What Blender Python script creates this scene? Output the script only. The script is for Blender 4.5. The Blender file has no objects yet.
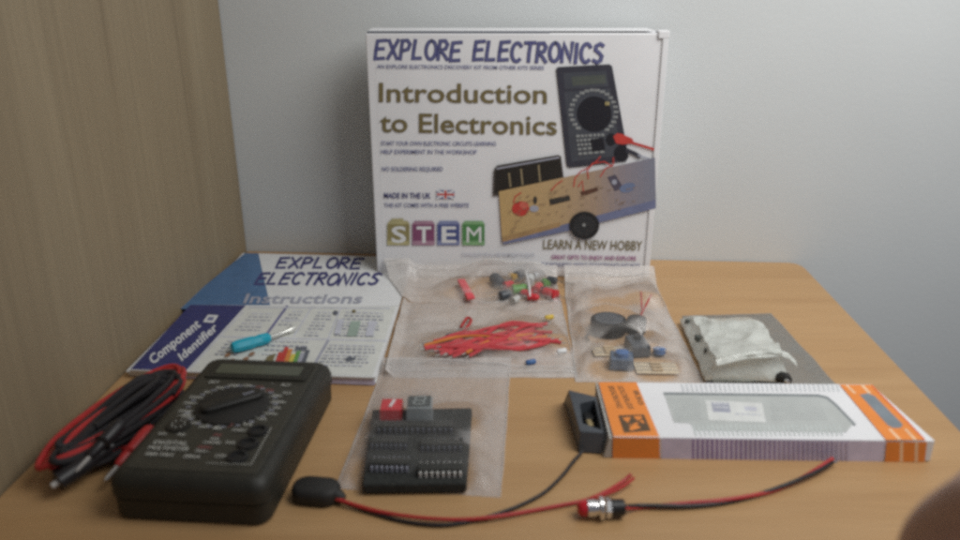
import bpy, math, random
from mathutils import Vector, Matrix, noise
random.seed(7)
rnd = random.uniform
SC = bpy.context.scene
COL = SC.collection
PI = math.pi

# ------------------------------------------------------------------ camera
H = 0.24                      # lens height above the table top, metres
F = 778.0                     # focal length in pixels of a 960 px wide frame
TH = math.atan(0.383)
CT, ST = math.cos(TH), math.sin(TH)
cam = bpy.data.cameras.new('camera')
cam_o = bpy.data.objects.new('camera', cam)
COL.objects.link(cam_o)
cam_o.location = (0, 0, H)
cam_o.rotation_euler = (PI/2 - TH, 0, 0)
cam.sensor_width = 36
cam.lens = F/960*36
cam.clip_start = 0.005
cam.clip_end = 50
cam.dof.use_dof = True
cam.dof.focus_distance = 0.60
cam.dof.aperture_fstop = 7.0
SC.camera = cam_o


def ray(px, py):
    u = (px-480)/F
    v = -(py-270)/F
    return Vector((u, CT+v*ST, -ST+v*CT))


def at(px, py, z=0.0):
    """a spot of the photograph as a point on the level z (metres)"""
    d = ray(px, py)
    return Vector((0, 0, H)) + d*((z-H)/d.z)


def on_plane(px, py, p0, n):
    d = ray(px, py)
    o = Vector((0, 0, H))
    return o + d*((p0-o).dot(n)/d.dot(n))


# ------------------------------------------------------------------ materials
MAT = {}


def mat(name, col, rough=0.6, metal=0.0, spec=0.4, var=0.10, scale=120.0, bump=0.0, bscale=900.0, alpha=None, stretch=None):
    if name in MAT:
        return MAT[name]
    m = bpy.data.materials.new(name)
    m.use_nodes = True
    nt = m.node_tree
    N, L = nt.nodes, nt.links
    b = N['Principled BSDF']
    b.inputs['Roughness'].default_value = rough
    b.inputs['Metallic'].default_value = metal
    b.inputs['Specular IOR Level'].default_value = spec
    tc = N.new('ShaderNodeTexCoord')
    mp = N.new('ShaderNodeMapping')
    if stretch:
        mp.inputs['Scale'].default_value = stretch
    L.new(tc.outputs['Object'], mp.inputs['Vector'])
    ns = N.new('ShaderNodeTexNoise')
    ns.inputs['Scale'].default_value = scale
    ns.inputs['Detail'].default_value = 5
    L.new(mp.outputs[0], ns.inputs['Vector'])
    r = N.new('ShaderNodeValToRGB')
    r.color_ramp.elements[0].position = 0.3
    r.color_ramp.elements[1].position = 0.7
    r.color_ramp.elements[0].color = (*[c*(1-var) for c in col], 1)
    r.color_ramp.elements[1].color = (*[min(1, c*(1+var)) for c in col], 1)
    L.new(ns.outputs['Fac'], r.inputs['Fac'])
    L.new(r.outputs[0], b.inputs['Base Color'])
    if bump:
        n2 = N.new('ShaderNodeTexNoise')
        n2.inputs['Scale'].default_value = bscale
        n2.inputs['Detail'].default_value = 3
        L.new(tc.outputs['Object'], n2.inputs['Vector'])
        bp = N.new('ShaderNodeBump')
        bp.inputs['Strength'].default_value = bump
        bp.inputs['Distance'].default_value = 0.001
        L.new(n2.outputs['Fac'], bp.inputs['Height'])
        L.new(bp.outputs[0], b.inputs['Normal'])
    if alpha is not None:
        b.inputs['Alpha'].default_value = alpha
    MAT[name] = m
    return m


def wood(name, stops, sc, dist, rough, sc2, fine=0.25):
    """grain: stretched noise bands plus fine pores"""
    m = bpy.data.materials.new(name)
    m.use_nodes = True
    nt = m.node_tree
    N, L = nt.nodes, nt.links
    b = N['Principled BSDF']
    b.inputs['Roughness'].default_value = rough
    b.inputs['Specular IOR Level'].default_value = 0.35
    tc = N.new('ShaderNodeTexCoord')
    mp = N.new('ShaderNodeMapping')
    mp.inputs['Scale'].default_value = sc
    L.new(tc.outputs['Object'], mp.inputs['Vector'])
    n1 = N.new('ShaderNodeTexNoise')
    n1.inputs['Scale'].default_value = 1.0
    n1.inputs['Detail'].default_value = 6
    n1.inputs['Distortion'].default_value = dist
    L.new(mp.outputs[0], n1.inputs['Vector'])
    r = N.new('ShaderNodeValToRGB')
    els = r.color_ramp.elements
    els[0].position, els[0].color = stops[0][0], (*stops[0][1], 1)
    els[1].position, els[1].color = stops[-1][0], (*stops[-1][1], 1)
    for p, c in stops[1:-1]:
        e = els.new(p)
        e.color = (*c, 1)
    L.new(n1.outputs['Fac'], r.inputs['Fac'])
    mp2 = N.new('ShaderNodeMapping')
    mp2.inputs['Scale'].default_value = sc2
    L.new(tc.outputs['Object'], mp2.inputs['Vector'])
    n2 = N.new('ShaderNodeTexNoise')
    n2.inputs['Scale'].default_value = 1.0
    n2.inputs['Detail'].default_value = 4
    L.new(mp2.outputs[0], n2.inputs['Vector'])
    mr = N.new('ShaderNodeMapRange')
    mr.inputs['From Min'].default_value = 0.3
    mr.inputs['From Max'].default_value = 0.7
    mr.inputs['To Min'].default_value = 1-fine
    mr.inputs['To Max'].default_value = 1.0
    L.new(n2.outputs['Fac'], mr.inputs['Value'])
    mx = N.new('ShaderNodeMix')
    mx.data_type = 'RGBA'
    mx.blend_type = 'MULTIPLY'
    mx.inputs[0].default_value = 1.0
    L.new(r.outputs[0], mx.inputs[6])
    L.new(mr.outputs[0], mx.inputs[7])
    L.new(mx.outputs[2], b.inputs['Base Color'])
    bp = N.new('ShaderNodeBump')
    bp.inputs['Strength'].default_value = 0.08
    bp.inputs['Distance'].default_value = 0.0005
    L.new(n2.outputs['Fac'], bp.inputs['Height'])
    L.new(bp.outputs[0], b.inputs['Normal'])
    return m


def film(name, milk, col, rough=0.17, var=0.12):
    """thin cloudy polythene: part clear, part milky plastic with a sheen"""
    m = bpy.data.materials.new(name)
    m.use_nodes = True
    nt = m.node_tree
    N, L = nt.nodes, nt.links
    b = N['Principled BSDF']
    b.inputs['Base Color'].default_value = (*col, 1)
    b.inputs['Roughness'].default_value = rough
    b.inputs['Specular IOR Level'].default_value = 0.6
    tr = N.new('ShaderNodeBsdfTransparent')
    tl = N.new('ShaderNodeBsdfTranslucent')
    tl.inputs['Color'].default_value = (*col, 1)
    m1 = N.new('ShaderNodeMixShader')
    m1.inputs[0].default_value = 0.25
    L.new(b.outputs[0], m1.inputs[1])
    L.new(tl.outputs[0], m1.inputs[2])
    mx = N.new('ShaderNodeMixShader')
    L.new(tr.outputs[0], mx.inputs[1])
    L.new(m1.outputs[0], mx.inputs[2])
    tc = N.new('ShaderNodeTexCoord')
    n1 = N.new('ShaderNodeTexNoise')
    n1.inputs['Scale'].default_value = 45
    n1.inputs['Detail'].default_value = 6
    n1.inputs['Distortion'].default_value = 0.8
    L.new(tc.outputs['Object'], n1.inputs['Vector'])
    mr = N.new('ShaderNodeMapRange')
    mr.inputs['From Min'].default_value = 0.35
    mr.inputs['From Max'].default_value = 0.68
    mr.inputs['To Min'].default_value = milk-var
    mr.inputs['To Max'].default_value = milk+var
    L.new(n1.outputs['Fac'], mr.inputs['Value'])
    lw = N.new('ShaderNodeLayerWeight')
    lw.inputs['Blend'].default_value = 0.25
    ad = N.new('ShaderNodeMath')
    ad.operation = 'MULTIPLY_ADD'
    ad.use_clamp = True
    L.new(lw.outputs['Facing'], ad.inputs[0])
    ad.inputs[1].default_value = 0.05
    L.new(mr.outputs[0], ad.inputs[2])
    at_ = N.new('ShaderNodeAttribute')
    at_.attribute_name = 'contact'
    cl_ = N.new('ShaderNodeMapRange')
    cl_.inputs['To Min'].default_value = 1.0
    cl_.inputs['To Max'].default_value = 0.2
    L.new(at_.outputs['Fac'], cl_.inputs['Value'])
    ml = N.new('ShaderNodeMath')
    ml.operation = 'MULTIPLY'
    L.new(ad.outputs[0], ml.inputs[0])
    L.new(cl_.outputs[0], ml.inputs[1])
    L.new(ml.outputs[0], mx.inputs[0])
    n2 = N.new('ShaderNodeTexNoise')
    n2.inputs['Scale'].default_value = 160
    n2.inputs['Detail'].default_value = 4
    L.new(tc.outputs['Object'], n2.inputs['Vector'])
    bp = N.new('ShaderNodeBump')
    bp.inputs['Strength'].default_value = 0.5
    bp.inputs['Distance'].default_value = 0.003
    L.new(n2.outputs['Fac'], bp.inputs['Height'])
    L.new(bp.outputs[0], b.inputs['Normal'])
    out = N['Material Output']
    L.new(mx.outputs[0], out.inputs['Surface'])
    return m


# palette
WHITE = mat('white_card', (.74, .74, .76), .55, var=.03, scale=30)
PAPER = mat('white_paper', (.70, .71, .72), .5, var=.04, scale=60)
NAVY = mat('navy_ink', (.050, .050, .17), .5)
NAVY2 = mat('soft_navy_ink', (.16, .17, .31), .5)
OLIVE = mat('olive_ink', (.17, .135, .06), .5)
OLIVE2 = mat('light_olive_ink', (.33, .29, .10), .5)
MAG = mat('magenta_ink', (.32, .10, .24), .5)
GREYI = mat('grey_ink', (.34, .35, .42), .5)
GREYD = mat('dark_grey_ink', (.11, .12, .15), .5)
REDI = mat('red_ink', (.50, .05, .04), .5)
LINE = mat('pale_line_ink', (.52, .53, .60), .5)
BLUEC = mat('cover_blue', (.075, .16, .31), .42, var=.08)
NAVYC = mat('cover_navy', (.035, .040, .15), .42, var=.10)
BLK = mat('black_plastic', (.016, .016, .017), .38, var=.2, bump=.10)
BUZ = mat('buzzer_plastic', (.010, .010, .011), .7, spec=.2)
BLKM = mat('matt_black_plastic', (.020, .019, .018), .6, var=.2, bump=.15)
METER = mat('meter_case', (.024, .023, .018), .5, var=.15, bump=.2)
METERF = mat('meter_face', (.040, .038, .030), .45, var=.12)
METERD = mat('meter_dial', (.020, .019, .017), .4, var=.15)
LCD = mat('lcd_glass', (.085, .092, .068), .22, var=.05)
METERT = mat('meter_lettering', (.44, .44, .41), .6, var=.2, scale=400)
METERR = mat('meter_red_lettering', (.25, .08, .08), .6)
RED = mat('red_insulation', (.42, .030, .030), .38, var=.1)
REDC = mat('red_plastic', (.55, .03, .04), .3, var=.1)
BLKW = mat('black_insulation', (.020, .018, .020), .4, var=.15)
REDP = mat('pinkish_red_insulation', (.52, .055, .065), .4)
ORG = mat('orange_insulation', (.60, .20, .04), .4)
YEL = mat('yellow_plastic', (.60, .42, .06), .4)
GRN = mat('green_plastic', (.10, .30, .05), .35)
DULL = mat('dull_leads', (.42, .40, .38), .5)
CHROME = mat('bright_metal', (.80, .80, .80), .20, metal=1.0, var=.04)
TIN = mat('tinned_leads', (.72, .72, .72), .3, metal=1.0, var=.05)
BRASS = mat('brass_contact', (.48, .38, .20), .35, metal=.8)
CYAN = mat('cyan_plastic', (.015, .35, .48), .3, var=.06)
STEELW = mat('pale_steel_shaft', (.78, .78, .74), .25, metal=.7, var=.04)
ORANGE = mat('orange_card', (.78, .25, .045), .5, var=.04)
PEACH = mat('peach_ink', (.82, .55, .34), .5)
LILAC = mat('lilac_ink', (.60, .56, .73), .5)
PURP = mat('purple_ink', (.33, .22, .44), .5)
CARDG = mat('grey_card_inside', (.45, .43, .40), .7)
BBW = mat('breadboard_plastic', (.60, .62, .60), .5)
BBH = mat('breadboard_holes', (.40, .42, .42), .6)
FOAM = mat('black_foam', (.026, .028, .026), .9, var=.35, scale=500, bump=.6)
ICB = mat('chip_epoxy', (.032, .033, .030), .5, var=.2)
DARKB = mat('slate_plastic', (.062, .070, .082), .4, var=.15)
BLUEP = mat('blue_plastic', (.05, .13, .32), .4)
BEIGE = mat('beige_tape', (.60, .50, .36), .6)
CLEARD = mat('grey_display_resin', (.28, .31, .32), .25)
SKIN = mat('skin', (.62, .42, .35), .5, var=.08, scale=150, bump=.15)
NAIL = mat('nail', (.45, .27, .21), .35)
PINK = mat('pink_red_plastic', (.68, .08, .10), .4)
WPOUCH = None
MARK = mat('pouch_marks', (.09, .10, .09), .5)
TABLEM = wood('table_laminate', [(.25, (.42, .245, .110)), (.5, (.465, .28, .130)), (.75, (.495, .305, .147))],
              (3.5, 46, 46), .6, .42, (25, 700, 700), .10)
PANELM = wood('oak_laminate', [(.22, (.225, .170, .105)), (.40, (.29, .225, .142)), (.6, (.315, .248, .158)), (.8, (.355, .285, .185))],
              (26, 26, 1.6), .7, .55, (420, 420, 9), .16)
WALLM = mat('wall_paint', (.585, .605, .61), .85, var=.02, scale=12, bump=.12, bscale=260)


# ------------------------------------------------------------------ mesh builder
class MB:
    def __init__(s):
        s.v, s.f, s.mi, s.mats, s.layer = [], [], [], [], 0

    def _m(s, m):
        if m not in s.mats:
            s.mats.append(m)
        return s.mats.index(m)

    def add(s, verts, faces, m):
        k = len(s.v)
        i = s._m(m)
        s.v += [Vector(p) for p in verts]
        for f in faces:
            s.f.append([k+j for j in f])
            s.mi.append(i)

    def hexa(s, b, t, m):
        """b, t: four points each, counter-clockwise from above"""
        s.add(list(b)+list(t), [(3, 2, 1, 0), (4, 5, 6, 7)]+[(i, (i+1) % 4, 4+(i+1) % 4, 4+i) for i in range(4)], m)

    def box(s, x0, x1, y0, y1, z0, z1, m):
        s.hexa([(x0, y0, z0), (x1, y0, z0), (x1, y1, z0), (x0, y1, z0)],
               [(x0, y0, z1), (x1, y0, z1), (x1, y1, z1), (x0, y1, z1)], m)

    def obox(s, c, ang, lx, ly, z0, z1, m, taper=0):
        """box turned about z by ang round c"""
        ca, sa = math.cos(ang), math.sin(ang)

        def q(x, y, z):
            return (c[0]+x*ca-y*sa, c[1]+x*sa+y*ca, z)
        a, b = lx/2, ly/2
        a2, b2 = a-taper, b-taper
        s.hexa([q(-a, -b, z0), q(a, -b, z0), q(a, b, z0), q(-a, b, z0)],
               [q(-a2, -b2, z1), q(a2, -b2, z1), q(a2, b2, z1), q(-a2, b2, z1)], m)

    def prism(s, pts, z0, z1, m):
        n = len(pts)
        s.add([(p[0], p[1], z0) for p in pts]+[(p[0], p[1], z1) for p in pts],
              [tuple(reversed(range(n))), tuple(range(n, 2*n))]+[(i, (i+1) % n, n+(i+1) % n, n+i) for i in range(n)], m)

    def lathe(s, p0, axis, prof, m, n=20):
        """prof: list of (distance along axis, radius)"""
        ax = Vector(axis).normalized()
        u = ax.orthogonal().normalized()
        w = ax.cross(u)
        vs, fs = [], []
        for (t, r) in prof:
            for k in range(n):
                a = 2*PI*k/n
                vs.append(Vector(p0)+ax*t+(u*math.cos(a)+w*math.sin(a))*r)
        for j in range(len(prof)-1):
            for k in range(n):
                fs.append((j*n+k, j*n+(k+1) % n, (j+1)*n+(k+1) % n, (j+1)*n+k))
        fs.append(tuple(reversed(range(n))))
        fs.append(tuple(range((len(prof)-1)*n, len(prof)*n)))
        s.add(vs, fs, m)

    def tube(s, pts, r, m, n=8, smooth=True, sub=6):
        P = [Vector(p) for p in pts]
        if smooth and len(P) > 2:
            Q = []
            for i in range(len(P)-1):
                a = P[i-1] if i else P[0]*2-P[1]
                b, c = P[i], P[i+1]
                d = P[i+2] if i+2 < len(P) else P[-1]*2-P[-2]
                for k in range(sub):
                    t = k/sub
                    Q.append(.5*((2*b)+(c-a)*t+(2*a-5*b+4*c-d)*t*t+(3*b-a-3*c+d)*t*t*t))
            Q.append(P[-1])
            P = Q
        vs, fs = [], []
        up = Vector((0, 0, 1))
        for i, p in enumerate(P):
            t = (P[min(i+1, len(P)-1)]-P[max(i-1, 0)]).normalized()
            a = t.cross(up)
            if a.length < 1e-4:
                a = t.cross(Vector((1, 0, 0)))
            a.normalize()
            b = a.cross(t)
            rr = r if not callable(r) else r(i/(len(P)-1))
            for k in range(n):
                an = 2*PI*k/n
                vs.append(p+(a*math.cos(an)+b*math.sin(an))*rr)
        for i in range(len(P)-1):
            for k in range(n):
                fs.append((i*n+k, (i+1)*n+k, (i+1)*n+(k+1) % n, i*n+(k+1) % n))
        fs.append(tuple(range(n)))
        fs.append(tuple(reversed(range((len(P)-1)*n, len(P)*n))))
        s.add(vs, fs, m)

    def build(s, name, parent=None, smooth=False, bevel=0, seg=2):
        me = bpy.data.meshes.new(name)
        inv = parent['_m'] if False else (INV.get(parent.name) if parent else None)
        vs = [(inv @ p) if inv else p for p in s.v]
        me.from_pydata([tuple(p) for p in vs], [], s.f)
        for m in s.mats:
            me.materials.append(m)
        me.polygons.foreach_set('material_index', s.mi)
        if smooth:
            me.polygons.foreach_set('use_smooth', [True]*len(s.f))
        me.update()
        o = bpy.data.objects.new(name, me)
        COL.objects.link(o)
        if parent:
            o.parent = parent
            INV[o.name] = INV[parent.name]
        else:
            INV[o.name] = Matrix.Identity(4)
        if bevel:
            md = o.modifiers.new('bevel', 'BEVEL')
            md.width = bevel
            md.segments = seg
            md.limit_method = 'ANGLE'
            md.angle_limit = math.radians(40)
        if smooth:
            try:
                me.set_sharp_from_angle(angle=math.radians(42))
            except Exception:
                pass
        return o


INV = {}


def tag(o, label=None, cat=None, group=None, kind=None):
    if label:
        o['label'] = label
    if cat:
        o['category'] = cat
    if group:
        o['group'] = group
    if kind:
        o['kind'] = kind
    return o


def thing(name, label, cat, loc, rz=0.0, group=None):
    o = bpy.data.objects.new(name, None)
    COL.objects.link(o)
    o.empty_display_size = 0.02
    o.location = loc
    o.rotation_euler = (0, 0, rz)
    INV[o.name] = (Matrix.Translation(Vector(loc)) @ Matrix.Rotation(rz, 4, 'Z')).inverted()
    return tag(o, label, cat, group)


def single(mb, name, label, cat, group=None, **k):
    """a thing that is one mesh: its origin goes to its base centre"""
    xs = [p.x for p in mb.v]
    ys = [p.y for p in mb.v]
    zs = [p.z for p in mb.v]
    c = Vector(((min(xs)+max(xs))/2, (min(ys)+max(ys))/2, min(zs)))
    mb.v = [p-c for p in mb.v]
    o = mb.build(name, **k)
    o.location = c
    return tag(o, label, cat, group)


# ------------------------------------------------------------------ printing on surfaces
_TC = {}


def glyphs(s, bold):
    key = (s, bold)
    if key not in _TC:
        cu = bpy.data.curves.new('lettering', 'FONT')
        cu.body = s
        cu.offset = bold
        cu.resolution_u = 3
        o = bpy.data.objects.new('lettering', cu)
        COL.objects.link(o)
        dg = bpy.context.evaluated_depsgraph_get()
        ev = o.evaluated_get(dg)
        me = ev.to_mesh()
        V = [(v.co.x, v.co.y) for v in me.vertices]
        P = [list(p.vertices) for p in me.polygons]
        ev.to_mesh_clear()
        bpy.data.objects.remove(o)
        bpy.data.curves.remove(cu)
        x0, x1 = min(v[0] for v in V), max(v[0] for v in V)
        cap = .70
        _TC[key] = ([((v[0]-x0)/(x1-x0), v[1]/cap) for v in V], P)
    return _TC[key]


STROKE = {
    'E': [[(.68, 1.0), (.08, .96), (.02, .5), (0, 0), (.62, .03)], [(.05, .52), (.55, .55)]],
    'X': [[(0, 1), (.3, .52), (.66, 0)], [(.66, 1.02), (.3, .45), (0, .0)]],
    'P': [[(.0, -.02), (.06, .98), (.42, 1.0), (.62, .8), (.5, .52), (.08, .42)]],
    'L': [[(.08, 1), (.02, .4), (0, .02), (.55, .04)]],
    'O': [[(.35+.36*math.cos(a*PI/8+1.6), .5+.5*math.sin(a*PI/8+1.6)) for a in range(17)]],
    'R': [[(.0, -.02), (.06, .98), (.42, 1.0), (.6, .8), (.48, .55), (.1, .48), (.35, .3), (.66, -.02)]],
    'C': [[(.35+.36*math.cos(.7+a*PI/8), .5+.5*math.sin(.7+a*PI/8)) for a in range(13)]],
    'T': [[(0, .98), (.7, 1.0)], [(.38, .97), (.32, .4), (.32, -.02)]],
    'N': [[(0, -.02), (.06, 1.0), (.34, .5), (.62, .0), (.66, 1.02)]],
    'I': [[(.1, 1.0), (.08, -.02)]],
    'S': [[(.62, .9), (.4, 1.0), (.12, .88), (.1, .66), (.36, .52), (.58, .34), (.52, .1), (.26, 0), (.0, .1)]],
    'A': [[(0, -.02), (.34, 1.0), (.66, -.02)], [(.14, .36), (.54, .36)]],
    'W': [[(0, 1), (.18, 0), (.36, .7), (.54, 0), (.74, 1)]],
    'H': [[(.02, 1), (0, 0)], [(.62, 1), (.6, 0)], [(.02, .5), (.6, .52)]],
    'B': [[(0, 0), (.04, 1), (.45, .95), (.5, .68), (.08, .52), (.56, .42), (.56, .08), (0, 0)]],
    'Y': [[(0, 1), (.3, .5), (.6, 1)], [(.3, .5), (.28, 0)]],
}


class Print(MB):
    """flat marks laid on a surface. fn(u, v, d) -> world point lifted d off the surface"""
    def __init__(s, fn, step=.000012, base=.00005):
        super().__init__()
        s.fn, s.step, s.d = fn, step, base

    def up(s):
        s.d += s.step
        return s.d

    def poly(s, pts, m):
        d = s.up()
        s.add([s.fn(x, y, d) for x, y in pts], [tuple(range(len(pts)))], m)

    def quads(s, rows, m):
        """many quads that do not overlap, one layer"""
        d = s.up()
        for pts in rows:
            s.add([s.fn(x, y, d) for x, y in pts], [(0, 1, 2, 3)], m)

    def disc(s, cx, cy, rx, ry, m, n=28, ang=0):
        s.poly([(cx+rx*math.cos(2*PI*k/n)*math.cos(ang)-ry*math.sin(2*PI*k/n)*math.sin(ang),
                 cy+rx*math.cos(2*PI*k/n)*math.sin(ang)+ry*math.sin(2*PI*k/n)*math.cos(ang)) for k in range(n)], m)

    def line(s, pts, w, m):
        d = s.up()
        P = [Vector(p) for p in pts]
        L_, R_ = [], []
        for i, p in enumerate(P):
            a = (P[i]-P[i-1]).normalized() if i else None
            b = (P[i+1]-P[i]).normalized() if i < len(P)-1 else None
            t = (a+b) if a and b else (a or b)
            if t.length < 1e-6:
                t = a
            t.normalize()
            n = Vector((-t.y, t.x))
            k = 1.0
            if a and b:
                k = min(1.5, 1/max(.5, math.sqrt(max(.0001, (1+a.dot(b))/2))))
            e = 0
            if i == 0:
                p = p-t*w*.35
            if i == len(P)-1:
                p = p+t*w*.35
            L_.append(p+n*w/2*k)
            R_.append(p-n*w/2*k)
        for i in range(len(P)-1):
            s.add([s.fn(q.x, q.y, d) for q in (L_[i], L_[i+1], R_[i+1], R_[i])], [(0, 1, 2, 3)], m)

    def text(s, txt, bl, br, tl, m, bold=0.0):
        V, P = glyphs(txt, bold)
        d = s.up()
        a = (br[0]-bl[0], br[1]-bl[1])
        b = (tl[0]-bl[0], tl[1]-bl[1])
        s.add([s.fn(bl[0]+a[0]*x+b[0]*y, bl[1]+a[1]*x+b[1]*y, d) for x, y in V], P, m)

    def brush(s, txt, bl, br, tl, m, w, adv=.92, m2=None, jit=.04):
        """hand lettering drawn with strokes"""
        widths = [(.25 if c == 'I' else .55 if c == ' ' else .70) for c in txt]
        gap = .20
        tot = sum(widths)+gap*(len(txt)-1)
        a = ((br[0]-bl[0])/tot, (br[1]-bl[1])/tot)
        b = (tl[0]-bl[0], tl[1]-bl[1])
        R = random.Random(5)
        x = 0
        for c, wd in zip(txt, widths):
            dy = R.uniform(-jit, jit)
            for st in STROKE.get(c, []):
                pts = [(bl[0]+a[0]*(x+u)+b[0]*(v+dy), bl[1]+a[1]*(x+u)+b[1]*(v+dy)) for u, v in st]
                s.line(pts, w, m)
                if m2:
                    s.line(pts, w*.28, m2)
            x += wd+gap

    def greek(s, x0, y0, x1, y1, h, m, seed=1, lo=2, hi=7, gap=1.6, slant=(0, 0)):
        """a line of print too small to read"""
        R = random.Random(seed)
        L_ = math.hypot(x1-x0, y1-y0)
        if L_ < 1e-6:
            return
        dx, dy = (x1-x0)/L_, (y1-y0)/L_
        t = 0
        rows = []
        nx, ny = (dy*h, -dx*h) if slant == (0, 0) else slant
        while t < L_-lo*.5:
            w = min(R.uniform(lo, hi), L_-t)
            p = (x0+dx*t, y0+dy*t)
            q = (x0+dx*(t+w), y0+dy*(t+w))
            rows.append([p, q, (q[0]+nx, q[1]+ny), (p[0]+nx, p[1]+ny)])
            t += w+gap
        s.quads(rows, m)


# ------------------------------------------------------------------ setting
# wall line and side panel line taken on the level of the table top
WA, WB = Vector((-.2145, .6783, 0)), Vector((.2836, .6465, 0))
wd = (WB-WA).normalized()
wn = Vector((-wd.y, wd.x, 0))
b = MB()
P0, P1 = WA-wd*.35, WB+wd*1.6
b.hexa([P0+Vector((0, 0, -.75)), P1+Vector((0, 0, -.75)), P1+wn*.1+Vector((0, 0, -.75)), P0+wn*.1+Vector((0, 0, -.75))],
       [P0+Vector((0, 0, 1.4)), P1+Vector((0, 0, 1.4)), P1+wn*.1+Vector((0, 0, 1.4)), P0+wn*.1+Vector((0, 0, 1.4))], WALLM)
tag(b.build('wall'), kind='structure')

# table top
b = MB()
yw = .0015
pts = [(-.262, -.12)]
pts += [(.243, -.12), (.2694, .3756)]
cr = Vector((.2836, .6465))
pts += [(.2826, .630), (.2822, .637), (.2795, .6432), (.2730, .6462)]
pts += [(-.2145+.0, .6768), (-.2360, .3175)]
b.prism(pts, -.025, 0, TABLEM)
tb = thing('table', 'tan wood laminate table top carrying the whole kit', 'table', (0.02, .28, -.72))
b.build('tabletop', tb, bevel=.0015)
for (x, y) in ((-.22, -.08), (.21, -.08), (.235, .60), (-.18, .60)):
    b = MB()
    b.box(x-.02, x+.02, y-.02, y+.02, -.72, -.0252, TABLEM)
    b.build('leg', tb, bevel=.002)

# cupboard side panel on the left
C0, C1 = Vector((-.2147, .6775, 0)), Vector((-.2548, .02, 0))
pd = (C1-C0).normalized()
pn = Vector((pd.y, -pd.x, 0))       # away from the table
if pn.x > 0:
    pn = -pn
C0b = C0+pn*.0006
C1b = C0+pd*.78+pn*.0006
b = MB()
lo, hi = Vector((0, 0, -.72)), Vector((0, 0, .95))
b.hexa([C1b+lo, C0b+lo, C0b+pn*.018+lo, C1b+pn*.018+lo], [C1b+hi, C0b+hi, C0b+pn*.018+hi, C1b+pn*.018+hi], PANELM)
single(b, 'side_panel', 'upright light oak grain cupboard side at the left end of the table', 'wood panel', bevel=.0008)

# ------------------------------------------------------------------ product box
YB = .610
XL, XR, ZT = -.0862, .1415, .1978
kit = thing('product_box', 'white printed kit box standing upright against the wall with lettering and a kit photo', 'box', ((XL+XR)/2, YB+.018, 0))
b = MB()
b.box(XL, XR, YB, YB+.037, .0004, ZT-.001, WHITE)
b.build('carton', kit, bevel=.0008)
b = MB()   # lid flap standing proud on the right and its top tab
b.box(XR-.0040, XR+.0006, YB-.0016, YB+.030, .001, ZT-.003, WHITE)
b.box(XR-.0075, XR+.0010, YB-.0018, YB+.010, ZT-.0045, ZT+.0010, WHITE)
b.build('side_flap', kit, bevel=.0006)
b = MB()   # the lid's raised rear edge behind a dark strip coloured as slot shadow
b.box(XL+.001, XL+.139, YB+.0012, YB+.036, ZT-.0008, ZT+.0002, GREYD)
b.box(XL+.001, XR-.009, YB+.006, YB+.0365, ZT+.0003, ZT+.0007, WHITE)
b.build('top_flap', kit)
pb, nb = Vector((0, YB, 0)), Vector((0, -1, 0))


def fbox(px, py, d):
    return on_plane(px, py, pb, nb)+nb*d


p = Print(fbox)
# faint grey backdrop print behind the photo, right side
p.poly([(374, 37), (661, 38), (645, 275), (384, 275)], WHITE)
p.brush('EXPLORE ELECTRONICS', (375, 59), (603, 62), (376.5, 40.5), NAVY, 3.7, m2=NAVY2)
p.text('AN EXPLORE ELECTRONICS DISCOVERY KIT FROM OTHER KITS SERIES', (377, 68.2), (544, 69.6), (377, 64.4), NAVY2, .012)
p.text('Introduction', (379, 101.5), (547, 103), (379, 82.5), OLIVE, .016)
p.text('to Electronics', (380, 131.5), (557, 134.5), (380, 112.5), OLIVE, .016)
p.text('START YOUR OWN ELECTRONIC CIRCUITS LEARNING', (381, 145.2), (496, 145.6), (381, 141), NAVY2, .012)
p.text('HELP EXPERIMENT IN THE WORKSHOP', (381, 153.6), (477, 154), (381, 149.4), NAVY2, .012)
p.text('NO SOLDERING REQUIRED', (382, 171), (443, 171), (382, 166.6), NAVY2, .012)
p.text('MADE IN THE UK', (384, 198), (431, 198.2), (384, 192.5), NAVY, .02)
p.text('THIS KIT COMES WITH A FREE WEBSITE', (384, 207), (469, 207.2), (384, 202.8), NAVY2, .012)
# flag
p.poly([(436.5, 189.8), (454.8, 190), (454.6, 198.6), (436.5, 198.5)], NAVY2)
p.line([(437, 190), (454.3, 198.4)], 1.6, WHITE)
p.line([(437, 198.3), (454.3, 190.2)], 1.6, WHITE)
p.line([(437.6, 194.2), (453.8, 194.3)], 3.2, WHITE)
p.line([(445.6, 191), (445.6, 197.6)], 3.6, WHITE)
p.line([(437.6, 194.2), (453.8, 194.3)], 2.0, REDI)
p.line([(445.6, 191), (445.6, 197.6)], 2.2, REDI)
# STEM blocks
STEMC = [((.27, .23, .10), (.42, .38, .20)), ((.22, .07, .15), (.38, .22, .30)), ((.07, .09, .24), (.22, .25, .42)), ((.08, .23, .08), (.22, .40, .20))]
for k, ch in enumerate('STEM'):
    x0 = 387.2+k*25.0
    x1 = x0+22.6
    m1 = mat('block_%s' % ['olive', 'plum', 'blue', 'green'][k], STEMC[k][0], .5)
    m2 = mat('block_edge_%s' % ['olive', 'plum', 'blue', 'green'][k], STEMC[k][1], .5)
    p.poly([(x0, 223.5), (x0+2.5, 220.5), (x1-2.5, 220.5), (x1, 223.5), (x1, 245), (x0, 245)], m2)
    p.poly([(x0+.6, 224), (x1-.6, 224), (x1-.6, 240.5), (x0+.6, 240.5)], m1)
    p.text(ch, (x0+4.5, 242), (x1-3.5, 242), (x0+4.5, 226.2), PAPER, 0.0 if ch == 'M' else .02)
p.poly([(391.5, 218.3), (403, 218), (404, 220.4), (391, 220.5)], MAT['block_edge_olive'])
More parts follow.
